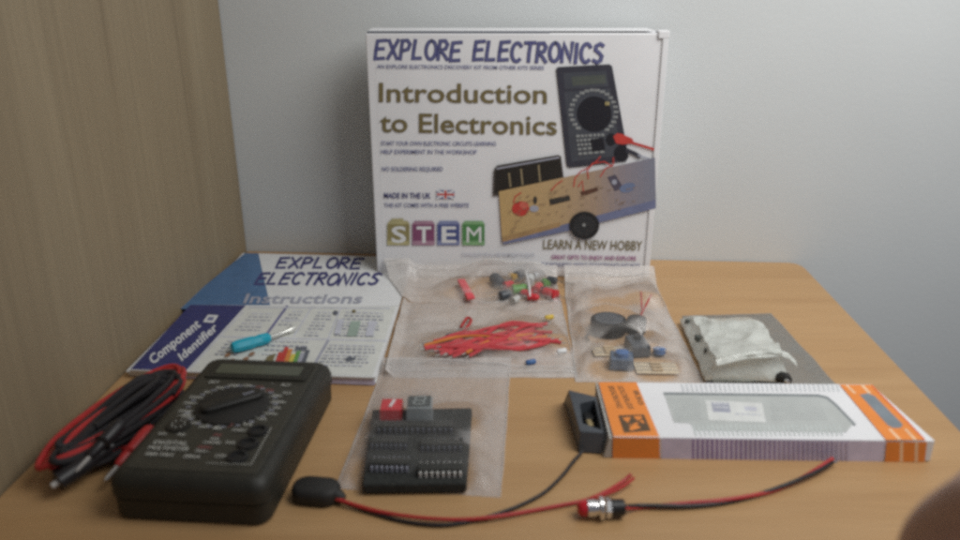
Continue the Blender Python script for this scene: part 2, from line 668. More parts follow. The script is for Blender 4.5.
# foot lettering
p.text('LEARN A NEW HOBBY', (543, 248.5), (642, 250), (543.5, 239), OLIVE, .008)
p.text('GREAT GIFTS TO ENJOY AND EXPLORE', (551, 258.5), (636, 260), (551, 254.5), MAG, .02)
p.text('THE WONDERFUL WORLD OF ELECTRONICS AND MORE', (541, 266), (640, 267.5), (541, 262), MAT['soft_navy_ink'], .01)
p.text('FUN PROJECTS FOR ALL AGES FROM EIGHT TO EIGHTY', (462, 256), (535, 256.5), (462, 252.5), LINE, .01)
# --- printed kit photo: multimeter
PM = mat('print_meter', (.040, .040, .055), .45)
PM2 = mat('print_meter_face', (.060, .065, .080), .45)
PMD = mat('print_meter_dial', (.014, .014, .020), .45)
PLT = mat('print_marks', (.28, .29, .29), .5)
p.poly([(556, 68.5), (558, 66.8), (609, 64), (612, 66), (628.5, 157), (626, 161), (569, 167.5), (566.5, 165)], PM)
p.poly([(563, 73), (606, 70.5), (608.5, 86), (565, 89)], PM2)
p.poly([(571, 76.5), (605, 74.5), (606, 83), (572.5, 85.5)], mat('print_lcd', (.085, .095, .085), .4))
p.poly([(564, 91.5), (610, 88.5), (621, 155), (571, 161.5)], PM2)
p.disc(594, 114, 17.5, 18, PMD)
for k in range(28):
    a = -2.4+k*4.9/21-PI/2+0.0
    cx, cy = 593.5+22.5*math.cos(a), 113+22*math.sin(a)
    if cy < 132:
        p.greek(cx-2.2, cy, cx+2.2, cy, 2.6, PLT, seed=k, lo=1, hi=3, gap=.5)
p.greek(605, 105, 609, 105, 3.5, mat('print_gold', (.4, .33, .15), .5), seed=3, lo=1, hi=3, gap=.5)
for k in range(5):
    p.greek(576+k*.6, 137+k*4.4, 604-(k % 2)*6, 135.6+k*4.2, 2.4, PLT, seed=30+k, lo=2, hi=5, gap=1.2)
p.poly([(590, 139), (603, 137.5), (605, 150), (592, 151.5)], PMD)
p.disc(621, 152.5, 7, 8, PMD)
p.disc(611, 139, 5, 6, PMD)
# red and black plugs with leads
p.line([(624, 140), (634, 143), (644, 146), (655.5, 149.5)], 2.6, REDI)
p.poly([(613, 136), (617, 132.8), (621.5, 133.5), (632, 138.2), (634, 143), (622, 144), (616, 143)], REDI)
p.line([(627, 150), (634, 153), (639, 156)], 4.2, PM)
p.line([(638, 155), (647, 158), (655, 160)], 1.6, GREYI)
# battery holder
p.poly([(494, 169), (497, 165), (558, 154.5), (561, 156), (564, 181), (505, 192), (503, 195.5), (493, 195)], mat('print_holder', (.050, .042, .036), .5))
p.poly([(495.5, 170), (559.5, 158.4), (562, 178), (503, 190), (495, 193)], mat('print_holder_inside', (.022, .019, .016), .5))
for (x, y0, y1) in ((509, 173, 186), (521, 169, 184), (538.5, 165, 181)):
    p.line([(x, y0), (x+1.5, y1)], 1.5, mat('print_tan', (.30, .24, .14), .5))
p.line([(497, 168.2), (558.5, 157)], 1.4, GREYI)
# breadboard, warm at the left to blue grey at the right
def lerp(a, b_, t):
    return tuple(a[i]+(b_[i]-a[i])*t for i in range(3))
stp = [(0, (.50, .34, .15)), (.35, (.46, .32, .17)), (.6, (.36, .26, .19)), (.8, (.25, .22, .25)), (1, (.20, .21, .27))]
TL_, TR_, BR_, BL_ = (499, 191), (654.5, 157), (655.5, 199), (502, 240.5)
NS = 26
for k in range(NS):
    t0, t1 = k/NS, (k+1)/NS
    tm = (t0+t1)/2
    for (ta, ca), (tb_, cb) in zip(stp, stp[1:]):
        if ta <= tm <= tb_:
            cc = lerp(ca, cb, (tm-ta)/(tb_-ta))
    m_ = mat('print_board_%02d' % k, cc, .5, var=.05, scale=300)
    q = lambda A_, B_, t: (A_[0]+(B_[0]-A_[0])*t, A_[1]+(B_[1]-A_[1])*t)
    p.poly([q(TL_, TR_, t0), q(TL_, TR_, t1), q(BL_, BR_, t1), q(BL_, BR_, t0)], m_)
p.poly([(502, 240.5), (655.5, 199), (655.5, 207.5), (560, 232), (504, 243.5)], mat('print_board_edge', (.16, .18, .30), .5))
p.poly([(502, 236.5), (560, 221.5), (560, 226), (503, 241.5)], mat('print_board_shade', (.36, .23, .11), .5))
PB = mat('print_part_dark', (.045, .040, .035), .5)
p.disc(520.5, 208, 8.6, 7.4, REDI)
p.disc(524, 204.5, 4.5, 3.5, mat('print_red_light', (.6, .14, .10), .5))
p.line([(513.5, 202), (515, 196), (521, 192)], 1.2, REDI)
p.disc(535, 199.5, 2, 4, PB)
p.disc(534, 208, 4.5, 3.2, GREYI)
p.poly([(549, 198.5), (569, 194.4), (570.5, 199.6), (550, 204.6)], PB)
p.poly([(580, 191), (597, 186.6), (598, 190), (581.5, 196)], mat('print_part_brown', (.10, .045, .03), .5))
p.poly([(607, 176.5), (615, 174), (623, 187), (614.5, 190.5)], mat('print_part_slate', (.08, .07, .10), .5))
p.disc(614, 181.5, 2.5, 2.5, GREYI)
p.disc(627, 187, 8, 4.5, mat('print_blueish', (.15, .19, .31), .5), ang=-.3)
for path in ([(573.5, 186), (574.5, 178), (580, 171), (589, 166.5), (597, 160), (600, 156)],
             [(588, 178), (587, 170), (592, 163), (604, 161), (612, 166)],
             [(600, 176), (605, 168), (613, 164), (613, 157)],
             [(551, 190), (556, 184), (562, 180)],
             [(578, 186), (582, 180), (583, 190)]):
    p.line(path, 1.1, REDI)
for k in range(60):
    x = 508+rnd(0, 125)
    y = 196+rnd(0, 38)-(x-508)*.21
    if (x-584)**2+(y-224)**2 > 330 and y > 186:
        p.greek(x, y, x+rnd(2, 5), y-1, .9, mat('print_board_specks', (.30, .20, .13), .5), seed=k, lo=1, hi=2, gap=.7)
p.disc(584, 224.5, 15, 14, mat('print_speaker', (.020, .020, .022), .4))
p.disc(584, 224.5, 11, 10, mat('print_speaker_ring', (.030, .031, .034), .4))
p.disc(583.6, 224, 1.6, 1.6, PLT)
p.build('front_label', kit)

# ------------------------------------------------------------------ instructions booklet
ZI = .0045
ib = thing('instruction_booklet', 'white instructions booklet with a blue corner, lying flat under the identifier sheet', 'booklet', (-.138, .545, 0))
PA = [Vector((-.2120, .6585, 0)), Vector((-.2230, .4370, 0)), Vector((-.0655, .4270, 0)), Vector((-.0600, .6470, 0))]
b = MB()
for k in range(5):
    o_ = Vector((rnd(-.0008, .0008), rnd(-.0008, .0008), 0))
    z0 = .0003+k*.00083
    bb_ = [q+o_ for q in (PA[1], PA[2], PA[3], PA[0])]
    b.hexa([q+Vector((0, 0, z0)) for q in bb_], [q+Vector((0, 0, z0+.0008)) for q in bb_], PAPER)
b.build('pages', ib)


def flat(z):
    return lambda px, py, d: at(px, py, z)+Vector((0, 0, d))


p = Print(flat(ZI))
p.poly([(257, 253.4), (411, 257.8), (399, 306), (190, 306)], PAPER)
p.poly([(245, 253.2), (258.5, 253.4), (271, 309), (176, 309)], BLUEC)
p.brush('EXPLORE', (276, 268), (360, 268.5), (280, 258), NAVY, 2.7)
p.brush('ELECTRONICS', (255, 284.5), (377, 285), (261, 273.5), NAVY, 2.7)
p.text('Instructions', (243, 303.5), (361, 303.5), (247, 294), GREYI, .02)
p.build('cover_print', ib)

# ------------------------------------------------------------------ component identifier sheet
ZS = .0066
cs = thing('component_identifier', 'component identifier sheet with navy edge strip and tables of printed parts, on the booklet', 'booklet', (-.138, .485, ZI))
b = MB()
c4 = [at(130, 369.5, ZS), at(375, 377.0, ZS), at(398.5, 306, ZS), at(190, 304.5, ZS)]
for k in range(2):
    z0, z1 = (.0050, .0057) if k == 0 else (.0059, ZS)
    o_ = Vector((.0005*k, -.0004*k, 0))
    b.hexa([Vector((q.x, q.y, z0))+o_ for q in c4], [Vector((q.x, q.y, z1))+o_ for q in c4], PAPER)
b.build('sheet', cs)
p = Print(flat(ZS))
p.poly([(190.5, 304.8), (246, 305.4), (186, 371), (130.5, 369.3)], NAVYC)  # navy strip, widened to the panel so its ink stands in for corner shade
p.text('Component', (153, 364.5), (201, 326), (148, 357), PAPER, .02)
p.poly([(203, 322), (208, 314.8), (218.5, 315.4), (213.5, 322.8)], PAPER)
p.poly([(206.5, 320.3), (209, 316.8), (214.8, 317.3), (212.3, 320.9)], NAVY2)
p.text('Identifier', (182, 361), (218, 329), (177.5, 354.5), PAPER, .02)
p.poly([(247, 305.8), (396, 306.6), (372.8, 376), (187.5, 370.5)], mat('identifier_page', (.62, .63, .60), .5, var=.05))
DIV = mat('divider_ink', (.16, .16, .30), .5)
p.line([(287, 306.5), (267, 334)], 2.6, DIV)
p.line([(312, 307), (294, 336)], 1.4, LINE)
p.line([(341, 307.4), (328, 339)], 1.4, LINE)
p.line([(222, 337), (386, 341)], 1.4, LINE)
p.line([(328, 341), (316, 362), (311, 374)], 2.8, GREYI)
p.line([(281, 320), (303, 321)], 1.0, LINE)
p.line([(249, 307.5), (390, 308.6)], 1.2, LINE)
p.line([(243, 312), (190, 369)], 1.2, LINE)
for (xa, ya, xb, yb, n, sd, stepx) in ((252, 313, 276, 313.5, 6, 1, -3.4), (292, 311, 306, 311.3, 5, 2, -3.4), (318, 312, 334, 312.5, 8, 3, -2.0),
                                       (346, 312, 386, 313, 8, 4, -1.6), (330, 345, 378, 346, 7, 5, -2.1), (270, 341, 312, 342, 4, 6, -2.5), (228, 341, 252, 341.5, 5, 7, -3.2)):
    for k in range(n):
        y_ = k*3.3 if n > 4 else k*4.4
        p.greek(xa+stepx*k, ya+y_, xb+stepx*k+(k % 3)*2-3, yb+y_, -1.25, GREYI if k % 3 else LINE, seed=sd*20+k, lo=2, hi=6, gap=1.5)
p.disc(335.5, 313.5, 2.7, 2.2, GREYD)
p.disc(354, 312, 2.0, 1.6, OLIVE)
for (x, y, w, m_) in ((351, 328, 10, mat('pale_green_ink', (.30, .38, .33), .5)), (369, 328, 8, LINE), (338, 326, 6, LINE)):
    p.poly([(x, y-6), (x+w, y-6), (x+w-4, y+9), (x-4, y+9)], m_)
p.poly([(349, 357), (354, 358.5), (357, 355.5), (355, 360.5), (348, 362), (345, 360)], GREYD)
# resistor colour chart
CH = [REDI, REDI, mat('print_orange', (.62, .22, .05), .5), mat('print_yellow', (.60, .50, .08), .5), mat('print_green', (.12, .30, .08), .5), GREYI, GREYD]
for k, m_ in enumerate(CH):
    hh = [10, 15, 13, 8, 11, 9, 12][k]
    x = 276+k*4.4
    p.poly([(x+hh*.30, 363-hh), (x+4.2+hh*.30, 363-hh), (x+2.4, 366), (x-1.8, 366)], m_)
p.poly([(296, 348.2), (308, 348.2), (306.5, 351), (295, 351)], GREYD)
p.poly([(268, 357), (276, 354.5), (272, 366), (262, 366)], OLIVE)
for (x, y) in ((228, 356), (240, 352), (252, 355), (246, 360), (232, 362)):
    p.disc(x, y, 3.4, 1.8, mat('print_brown', (.30, .16, .09), .5), ang=-.4)
p.build('page_print', cs)
# lilac fore edge of the stack
b = MB()
b.hexa([PA[1]+Vector((.02, -.0016, .0006)), PA[2]+Vector((.0002, -.0016, .0006)), PA[2]+Vector((.0002, -.0002, .0006)), PA[1]+Vector((.02, -.0002, .0006))],
       [PA[1]+Vector((.02, -.0010, .0044)), PA[2]+Vector((-.0002, -.0010, .0044)), PA[2]+Vector((-.0002, -.0002, .0044)), PA[1]+Vector((.02, -.0002, .0044))], LILAC)
b.build('spine', ib)

# ------------------------------------------------------------------ screwdriver
A_, B_ = at(231, 348, .0115), at(270, 337.5, .0105)
C_ = at(294, 328.5, .0090)
ax = (B_-A_).normalized()
sd = thing('screwdriver', 'small screwdriver with cyan handle and pale blade lying on the identifier sheet', 'screwdriver', (A_.x, A_.y, ZS))
L1 = (B_-A_).length
b = MB()
b.lathe(A_, ax, [(0, .0020), (.0008, .0034), (L1*.15, .0043), (L1*.5, .0044), (L1*.62, .0037), (L1*.72, .0042), (L1*.92, .0040), (L1, .0026)], CYAN, 8)
b.build('handle', sd, smooth=True)
b = MB()
ax2 = (C_-B_).normalized()
L2 = (C_-B_).length
b.lathe(B_-ax2*.003, ax2, [(0, .0015), (L2*.85, .0015), (L2*.95, .0023), (L2+.003, .0024)], STEELW, 10)
b.build('blade', sd, smooth=True)

# ------------------------------------------------------------------ multimeter
MC = Vector((-.1300, .3560, 0))
MR = math.radians(-4.5)
ca, sa = math.cos(MR), math.sin(MR)
ML, MW, MH = .1215, .0760, .0245


def fm(x, y, z):
    """case frame in millimetres"""
    x, y = x/1000, y/1000
    return Vector((MC.x+x*ca-y*sa, MC.y+x*sa+y*ca, z/1000))


mm = thing('multimeter', 'dark digital multimeter lying face up with a round range dial and grey display', 'multimeter', MC, MR)


def rrect(w, l, r, n=5):
    out = []
    for (cx, cy, a0) in ((w-r, l-r, 0), (-w+r, l-r, PI/2), (-w+r, -l+r, PI), (w-r, -l+r, 1.5*PI)):
        for k in range(n+1):
            a = a0+k/n*PI/2
            out.append((cx+r*math.cos(a), cy+r*math.sin(a)))
    return out


def loft(b, rings, m, fr=fm):
    n = len(rings[0][0])
    vs = []
    for pts, z in rings:
        vs += [fr(x, y, z) for x, y in pts]
    fs = [(j*n+k, j*n+(k+1) % n, (j+1)*n+(k+1) % n, (j+1)*n+k) for j in range(len(rings)-1) for k in range(n)]
    fs += [tuple(reversed(range(n))), tuple(range((len(rings)-1)*n, len(rings)*n))]
    b.add(vs, fs, m)


w2, l2 = MW*500, ML*500
b = MB()
loft(b, [(rrect(w2-2.5, l2-2.5, 6), .3), (rrect(w2-.8, l2-.8, 7), 1.6), (rrect(w2-.6, l2-.6, 7), 11.5), (rrect(w2-.9, l2-.9, 7), 11.7), (rrect(w2-.9, l2-.9, 7), 12.1),
         (rrect(w2, l2, 7), 12.9), (rrect(w2, l2, 7), 18), (rrect(w2-1.0, l2-1.0, 7), 21.5), (rrect(w2-3.2, l2-3.2, 6.5), 23.9), (rrect(w2-5, l2-5, 6), 24.5)], METER)
b.build('case', mm, smooth=True)
b = MB()
loft(b, [(rrect(w2-6.2, l2-7, 3), 24.4), (rrect(w2-6.2, l2-7, 3), 24.75), (rrect(w2-6.6, l2-7.4, 3), 24.95)], METERF)
b.build('face_plate', mm)
b = MB()
loft(b, [(rrect(w2-8.5, 9.8, 2), 24.9), (rrect(w2-8.5, 9.8, 2), 26.0), (rrect(w2-10, 8.3, 1.6), 26.2)], METER, lambda x, y, z: fm(x, y+41.8, z))
o = b.build('display_bezel', mm)
b = MB()
loft(b, [(rrect(24.5, 5.4, .8), 26.15), (rrect(24.5, 5.4, .8), 26.45)], LCD, lambda x, y, z: fm(x, y+41.5, z))
b.build('display', mm)
b = MB()
DX, DY = -1.5, 3.5
b.lathe(fm(DX, DY, 24.9), (0, 0, 1), [(0, .0192), (.0010, .0190), (.0016, .0178)], BLKM, 40)
kb = Vector(fm(DX, DY, 0))
o = b.build('range_dial', mm, smooth=True)
b = MB()
an = math.radians(38)
for (wx, z0, z1) in ((4.4, 26.45, 30.0),):
    q = rrect(16.4, wx, wx*.9, 4)
    q2 = rrect(15.5, wx-1.2, (wx-1.2)*.9, 4)
    rot = lambda x, y, z: fm(DX+x*math.cos(an)-y*math.sin(an), DY+x*math.sin(an)+y*math.cos(an), z)
    loft(b, [(q, z0), (q, z1-1), (q2, z1)], METERD, rot)
kn = b.build('knob', mm, smooth=True)
kn.parent = o
b = MB()
loft(b, [(rrect(3, .35, .3, 2), 30.0), (rrect(3, .35, .3, 2), 30.2)], GREYI, lambda x, y, z: fm(DX+(x+9)*math.cos(an)-y*math.sin(an), DY+(x+9)*math.sin(an)+y*math.cos(an), z))
po = b.build('pointer', mm)
po.parent = o
for k, (sx, sy) in enumerate(((20.5, -19.5), (19.5, -31.0), (18.5, -42.0))):
    b = MB()
    b.lathe(fm(sx, sy, 24.9), (0, 0, 1), [(0, .0052), (.0014, .0050), (.0016, .0036), (.0004, .0032)], BLK, 22)
    b.build('socket', mm, smooth=True)
b = MB()
b.lathe(fm(-21.5, -17.5, 24.9), (0, 0, 1), [(0, .0062), (.0012, .0060), (.0014, .0050)], METERD, 22)
for k in range(8):
    a = k*PI/4
    b.lathe(fm(-21.5+3.2*math.cos(a), -17.5+3.2*math.sin(a), 26.32), (0, 0, 1), [(0, .0005), (.0001, .0005)], METERT, 6)
b.build('transistor_socket', mm, smooth=True)
p = Print(lambda x, y, d: fm(x, y, 25.0+d*1000), step=.00001)


def mt(s_, x, y, h=2.4, m=METERT, w=None, ang=0):
    w = w or len(s_)*h*.68
    c_, s2 = math.cos(ang), math.sin(ang)
    bl = (x-w/2*c_, y-w/2*s2)
    p.text(s_, bl, (bl[0]+w*c_, bl[1]+w*s2), (bl[0]-h*s2, bl[1]+h*c_), m, .02)


ring = [('OFF', 90, METERT), ('750', 72, METERR), ('200', 54, METERR), ('200u', 34, METERT), ('2000u', 16, METERT), ('20m', 0, METERT), ('200m', -16, METERT), ('10A', -32, METERT),
        ('hFE', -52, METERT), ('', -70, METERT), ('200', -88, METERT), ('2000', -106, METERT), ('20k', -124, METERT), ('200k', -142, METERT), ('2000k', -160, METERT),
        ('200m', 178, METERT), ('2000m', 162, METERT), ('20', 144, METERT), ('200', 126, METERT), ('1000', 108, METERT)]
for s_, a, m_ in ring:
    a = math.radians(a)
    if s_:
        mt(s_, DX+24.0*math.cos(a), DY-1+21.8*math.sin(a), 2.2, m_)
    p.line([(DX+19.2*math.cos(a), DY+19.2*math.sin(a)), (DX+20.6*math.cos(a), DY+20.4*math.sin(a))], .45, METERT)
for k in range(20):
    a = math.radians(k*18+9)
    p.greek(DX+22.6*math.cos(a)-1.4, DY-.8+21.0*math.sin(a), DX+22.6*math.cos(a)+1.4, DY-.8+21.0*math.sin(a), -1.2, GREYI, seed=k, lo=.6, hi=1.3, gap=.4)
mt('DCV', -21, 25.5, 2.7)
mt('ACV', 20, 25.5, 2.7)
mt('DCA', 23.5, 17, 2.4)
mt('~', 12, 26.5, 2)
p.line([(-26, -9), (-17, -9.5)], .4, METERT)
mt('hFE', -21.5, -9.2, 2.4)
mt('NPN', -26, -27.0, 1.9)
mt('PNP', -16, -27.0, 1.9)
mt('10ADC', 11, -20.8, 2.1)
mt('VmA', 10.6, -32, 2.4)
mt('COM', 10.2, -43.5, 2.4)
mt('MAX', 2, -26, 2.1, METERR)
mt('10A', 2, -29.3, 2.1)
mt('UNFUSED', 2, -32.6, 1.9)
mt('1000V', 0, -37, 2.1, METERR)
mt('750V~', 0, -40.2, 2.1)
mt('DIGITAL', -18, -35, 3.0, w=17)
mt('MULTIMETER', -17, -39.6, 3.0, w=20)
mt('500V MAX', -19, -44.6, 2.5, w=14)
mt('200mA', -3, -45, 2.4)
p.poly([(-3, -20), (0, -20), (-1.5, -17)], METERT)
p.line([(4.5, -18), (6, -15.5), (5.0, -15.8), (6.4, -13)], .5, METERR)
p.line([(26.2, -16), (27.2, -48), (6, -48.4)], .35, METERT)
p.build('face_lettering', mm)

# ------------------------------------------------------------------ test leads
LA, LB = Vector((-.2100, .3230, 0)), Vector((-.1840, .4080, 0))
ld = (LB-LA).normalized()
ln = Vector((ld.y, -ld.x, 0))


def coil(seed, turns, a, bw, z0, dz, cen, r, m, ph=0):
    R = random.Random(seed)
    pts = []
    for k in range(turns):
        ja, jb, jc, jz = R.uniform(-.004, .003), R.uniform(-.004, .002), R.uniform(-.0025, .0025), R.uniform(-.001, .002)
        for i in range(12):
            t = ph+2*PI*i/12
            ex = abs(math.cos(t))**.8*math.copysign(1, math.cos(t))
            q = cen+ld*((a+ja)*ex)+ln*((bw+jb)*math.sin(t)*(.75+.25*math.cos(t))+jc)
            q.z = max(r, z0+dz*(k+i/12)+jz+.0012*math.sin(3*t+k)+.0015*max(0, math.cos(t)))
            if q.x < -.2300+r+(q.y-.32)*.06:
                q.x = -.2300+r+(q.y-.32)*.06
            pts.append(q)
    return pts


mid = (LA+LB)/2
lead_r = thing('red_test_lead', 'red coiled test lead bundled beside the multimeter', 'test lead', (mid.x, mid.y, 0))
b = MB()
b.tube(coil(3, 3, .047, .0175, .0030, .0050, mid+ld*.004, .0017, RED, 0), .0017, RED, 8, sub=4)
b.tube(coil(5, 2, .050, .0165, .0130, .0010, mid+ld*.003+ln*-.002, .0017, RED, PI), .0017, RED, 8, sub=4)
b.build('cable', lead_r, smooth=True)
lead_b = thing('black_test_lead', 'black coiled test lead wound together with the red one', 'test lead', (mid.x+.004, mid.y, 0))
b = MB()
b.tube(coil(11, 6, .043, .0130, .0040, .0026, mid+ln*.002, .0017, BLKW, .5), .0018, BLKW, 8, sub=4)
b.tube(coil(12, 5, .040, .0080, .0070, .0024, mid+ln*-.001, .0017, BLKW, 2.5), .0018, BLKW, 8, sub=4)
b.tube(coil(13, 3, .042, .0150, .0050, .0040, mid+ln*.006, .0017, BLKW, 1.5), .0018, BLKW, 8, sub=4)
b.build('cable', lead_b, smooth=True)


def probe(parent, tip, tail, m):
    d_ = (tail-tip).normalized()
    L_ = (tail-tip).length
    b = MB()
    b.lathe(tip+d_*.016, d_, [(0, .0017), (.002, .0026), (.008, .0030), (.0095, .0048), (.011, .0034), (L_*.5, .0040), (L_-.018, .0036), (L_-.016, .0022)], m, 14)
    b.build('probe_handle', parent, smooth=True)
    b = MB()
    b.lathe(tip+d_*.006, d_, [(0, .0001), (.002, .0009), (.0105, .0010)], DULL, 8)
    b.build('probe_tip', parent, smooth=True)


probe(lead_b, at(66, 482, .011), at(122, 422, .022), BLKW)
probe(lead_r, at(96, 490, .006), at(152, 428, .014), RED)
b = MB()
d_ = (at(100, 450, .017)-at(58, 478, .014)).normalized()
b.lathe(at(58, 482, .009), d_, [(0, .0046), (.014, .0048), (.018, .0036), (.030, .0026)], BLKW, 14)
b.lathe(at(58, 482, .009)-d_*.001, d_, [(-.0025, .0015), (.001, .0018)], DULL, 10)
b.build('plug', lead_b, smooth=True)

# ------------------------------------------------------------------ polythene bags
FILM = film('polythene', .47, (.80, .77, .75), var=.10)
FILM2 = film('clear_polythene', .34, (.76, .73, .72), var=.05)
FILM3 = film('shielding_film', .48, (.36, .37, .36), rough=.2, var=.06)


def smooth(e0, e1, x):
    t = max(0, min(1, (x-e0)/(e1-e0)))
    return t*t*(3-2*t)


def poly_bag(name, label, q, bumps, base, m, amp=.0012, n=64, seed=0, zipv=None, group=None, seam=True, fr=22.0, lift=.0012):
    """q: corners back-left, back-right, front-right, front-left on the table"""
    c = (q[0]+q[1]+q[2]+q[3])/4
    t = thing(name, label, 'plastic bag', (c.x, c.y, base(c.x, c.y)), 0, group)
    b = MB()
    off = Vector((seed*3.1, seed*1.7, seed*.9))

    def pt(u, v, top):
        a_ = q[3].lerp(q[2], u)
        b_ = q[0].lerp(q[1], u)
        P = a_.lerp(b_, v)
        wob = .0009*noise.noise(Vector((P.x*40, P.y*40, seed)))
        x, y = P.x+wob, P.y+wob
        e = min(u, 1-u, v, 1-v)
        tp = smooth(0, .10, e)
        z = base(x, y)
        if not top:
            return Vector((x, y, z+.0002+.0001*noise.noise(Vector((x, y, 0))*60)))
        h = lift
        for (bx, by, br, bh) in bumps:
            r = math.hypot(x-bx, y-by)/br
            if r < 2.6:
                h = max(h, bh*math.exp(-(max(0, r-.75))**2*1.7))
        nn = noise.fractal(Vector((x, y, 0))*fr*2+off, .8, 2.1, 4)
        rd = 1-abs(noise.noise(Vector((x*.8+y*.4, y-x*.3, 0))*fr+off))*2.2
        w = amp*(nn*.6+max(0, rd)*.9)
        return Vector((x, y, z+.0004+tp*max(.0002, h+w)))
    vs, fs = [], []
    for top in (1, 0):
        for j in range(n+1):
            for i in range(n+1):
                vs.append(pt(i/n, j/n, top))
    N1 = (n+1)*(n+1)
    for j in range(n):
        for i in range(n):
            a0 = j*(n+1)+i
            fs.append((a0, a0+1, a0+n+2, a0+n+1))
            fs.append((N1+a0, N1+a0+n+1, N1+a0+n+2, N1+a0+1))
    for i in range(n):
        for (a0, a1) in ((i, i+1), ((n)*(n+1)+i+1, n*(n+1)+i), ((i+1)*(n+1), i*(n+1)), (i*(n+1)+n, (i+1)*(n+1)+n)):
            fs.append((a0, N1+a0, N1+a1, a1))
    b.add(vs, fs, m)
    fo_ = b.build('film', t, smooth=True)
    # where the film clings to a part it wets out and turns clearer
    att = fo_.data.attributes.new('contact', 'FLOAT', 'POINT')
    vals = []
    for p_ in b.v:
        k_ = 0.0
        for (bx, by, br, bh) in bumps:
            r_ = math.hypot(p_.x-bx, p_.y-by)/br
            k_ = max(k_, 1-smooth(.90, 1.30, r_))
        vals.append(k_)
    att.data.foreach_set('value', vals)
    if zipv is not None:
        for kk, zv in enumerate(zipv):
            b = MB()
            pts = []
            for i in range(25):
                P = pt(.012+.976*i/24, zv, 1)
                pts.append(P+Vector((0, 0, .0005)))
            b.tube(pts, .00055, ZIPM, 6, smooth=False)
            b.build('zip_strip', t, smooth=True)
    if seam:
        for (ua, ub) in ((.004, .0), (.996, .0)):
            b = MB()
            pts = [pt(ua, .01+.98*i/24, 1)+Vector((0, 0, .0003)) for i in range(25)]
            b.tube(pts, .00035, ZIPM, 5, smooth=False)
            b.build('side_seam', t, smooth=True)
    return t


WPOUCH = film('pouch_film', .80, (.78, .80, .76), rough=.16, var=.10)
ZIPM = film('zip_plastic', .45, (.80, .79, .78), var=.05)
flat0 = lambda x, y: 0.0

# ---- contents, light bag (front middle)
fo = thing('foam_block', 'square of black conductive foam inside the front bag', 'foam', (-.034, .358, .0006))
b = MB()
FQ = [Vector((-.0575, .3165, .0010)), Vector((-.0065, .3175, .0010)), Vector((-.0045, .3885, .0010)), Vector((-.0615, .3865, .0010))]
b.hexa(FQ, [v+Vector((0, 0, .0060)) for v in FQ], FOAM)
b.build('foam', fo, bevel=.0012)
zf = .0071


def chip(x, y, ang, L_, npin, label, legcol=TIN, w=.0064, z=zf, up=True):
    t = thing('integrated_circuit', label, 'chip', (x, y, z), ang, 'chips pressed into the black foam')
    c_, s_ = math.cos(ang), math.sin(ang)
    b = MB()
    b.obox((x, y), ang, L_, w, z+.0006, z+.0040, ICB, .0003)
    b.build('package', t, bevel=.0002)
    b = MB()
    for sgn in (-1, 1):
        for k in range(npin):
            u = (k-(npin-1)/2)*L_/npin
            v = sgn*(w/2+.0008)
            b.obox((x+u*c_-v*s_, y+u*s_+v*c_), ang, .0011, .0013, z+.0002, z+.0030, legcol)
    b.build('pins', t)
    return t


chip(-.0195, .3260, .02, .0225, 8, 'chip with the brightest row of pins at the front right of the foam', mat('bright_pins', (.72, .72, .70), .4))
chip(-.0450, .3305, -.02, .0200, 8, 'chip with a dim row of pins at the front left of the foam', GREYI)
chip(-.0475, .3500, -.02, .0200, 8, 'chip in the middle left of the foam, behind the dim pinned one', GREYD)
chip(-.0200, .3480, .01, .0225, 8, 'chip in the middle right of the foam, behind the bright pinned one', GREYD)
chip(-.0350, .3650, .0, .0420, 14, 'long chip lying across the back of the foam in front of the red block', GREYD)
t = thing('dip_switch', 'small red switch block with a white slot on the foam', 'switch', (-.0500, .3780, zf), .0)
b = MB()
b.obox((-.0495, .3790), .0, .0125, .0130, zf, zf+.0075, REDC, .0004)
b.build('housing', t, bevel=.0004)
b = MB()
b.obox((-.0490, .3795), -.25, .0014, .0075, zf+.0075, zf+.0082, PAPER)
b.build('slider', t)
t = thing('digit_display', 'small grey seven segment display block standing beside the red switch', 'display', (-.0340, .3780, zf))
b = MB()
b.obox((-.0335, .3770), .03, .0145, .0130, zf, zf+.0100, CLEARD, .0003)
b.build('housing', t, bevel=.0003)
b = MB()
b.obox((-.0335, .3775), .03, .0125, .0110, zf+.0101, zf+.0106, mat('display_face', (.06, .07, .07), .3))
sg = mat('display_segments', (.30, .33, .33), .4)
for (u, v, lx, ly) in ((0, .0040, .0050, .0009), (0, 0, .0050, .0009), (0, -.0040, .0050, .0009), (-.0027, .002, .0009, .0032), (.0027, .002, .0009, .0032), (-.0027, -.002, .0009, .0032), (.0027, -.002, .0009, .0032)):
    b.obox((-.0335+u+v*.15, .3775+v), .03, lx, ly, zf+.01065, zf+.0109, sg)
b.build('segments', t)
# slack bag over the foam
QD = [Vector((-.0625, .4560, 0)), Vector((.0205, .4560, 0)), Vector((.0100, .3150, 0)), Vector((-.0715, .3225, 0))]
poly_bag('polythene_bag', 'clear bag at the front middle holding black foam with chips', QD,
         [(-.048, .335, .017, .0125), (-.020, .333, .017, .0120), (-.034, .355, .022, .0125), (-.05, .379, .0105, .0168), (-.034, .377, .0105, .0195), (-.015, .375, .016, .0105), (-.056, .325, .006, .009), (-.013, .323, .007, .009)],
         lambda x, y: .0036*smooth(.432, .450, y), FILM2, amp=.0012, seed=1, zipv=(.965, .925), group='polythene bags of parts', fr=26)

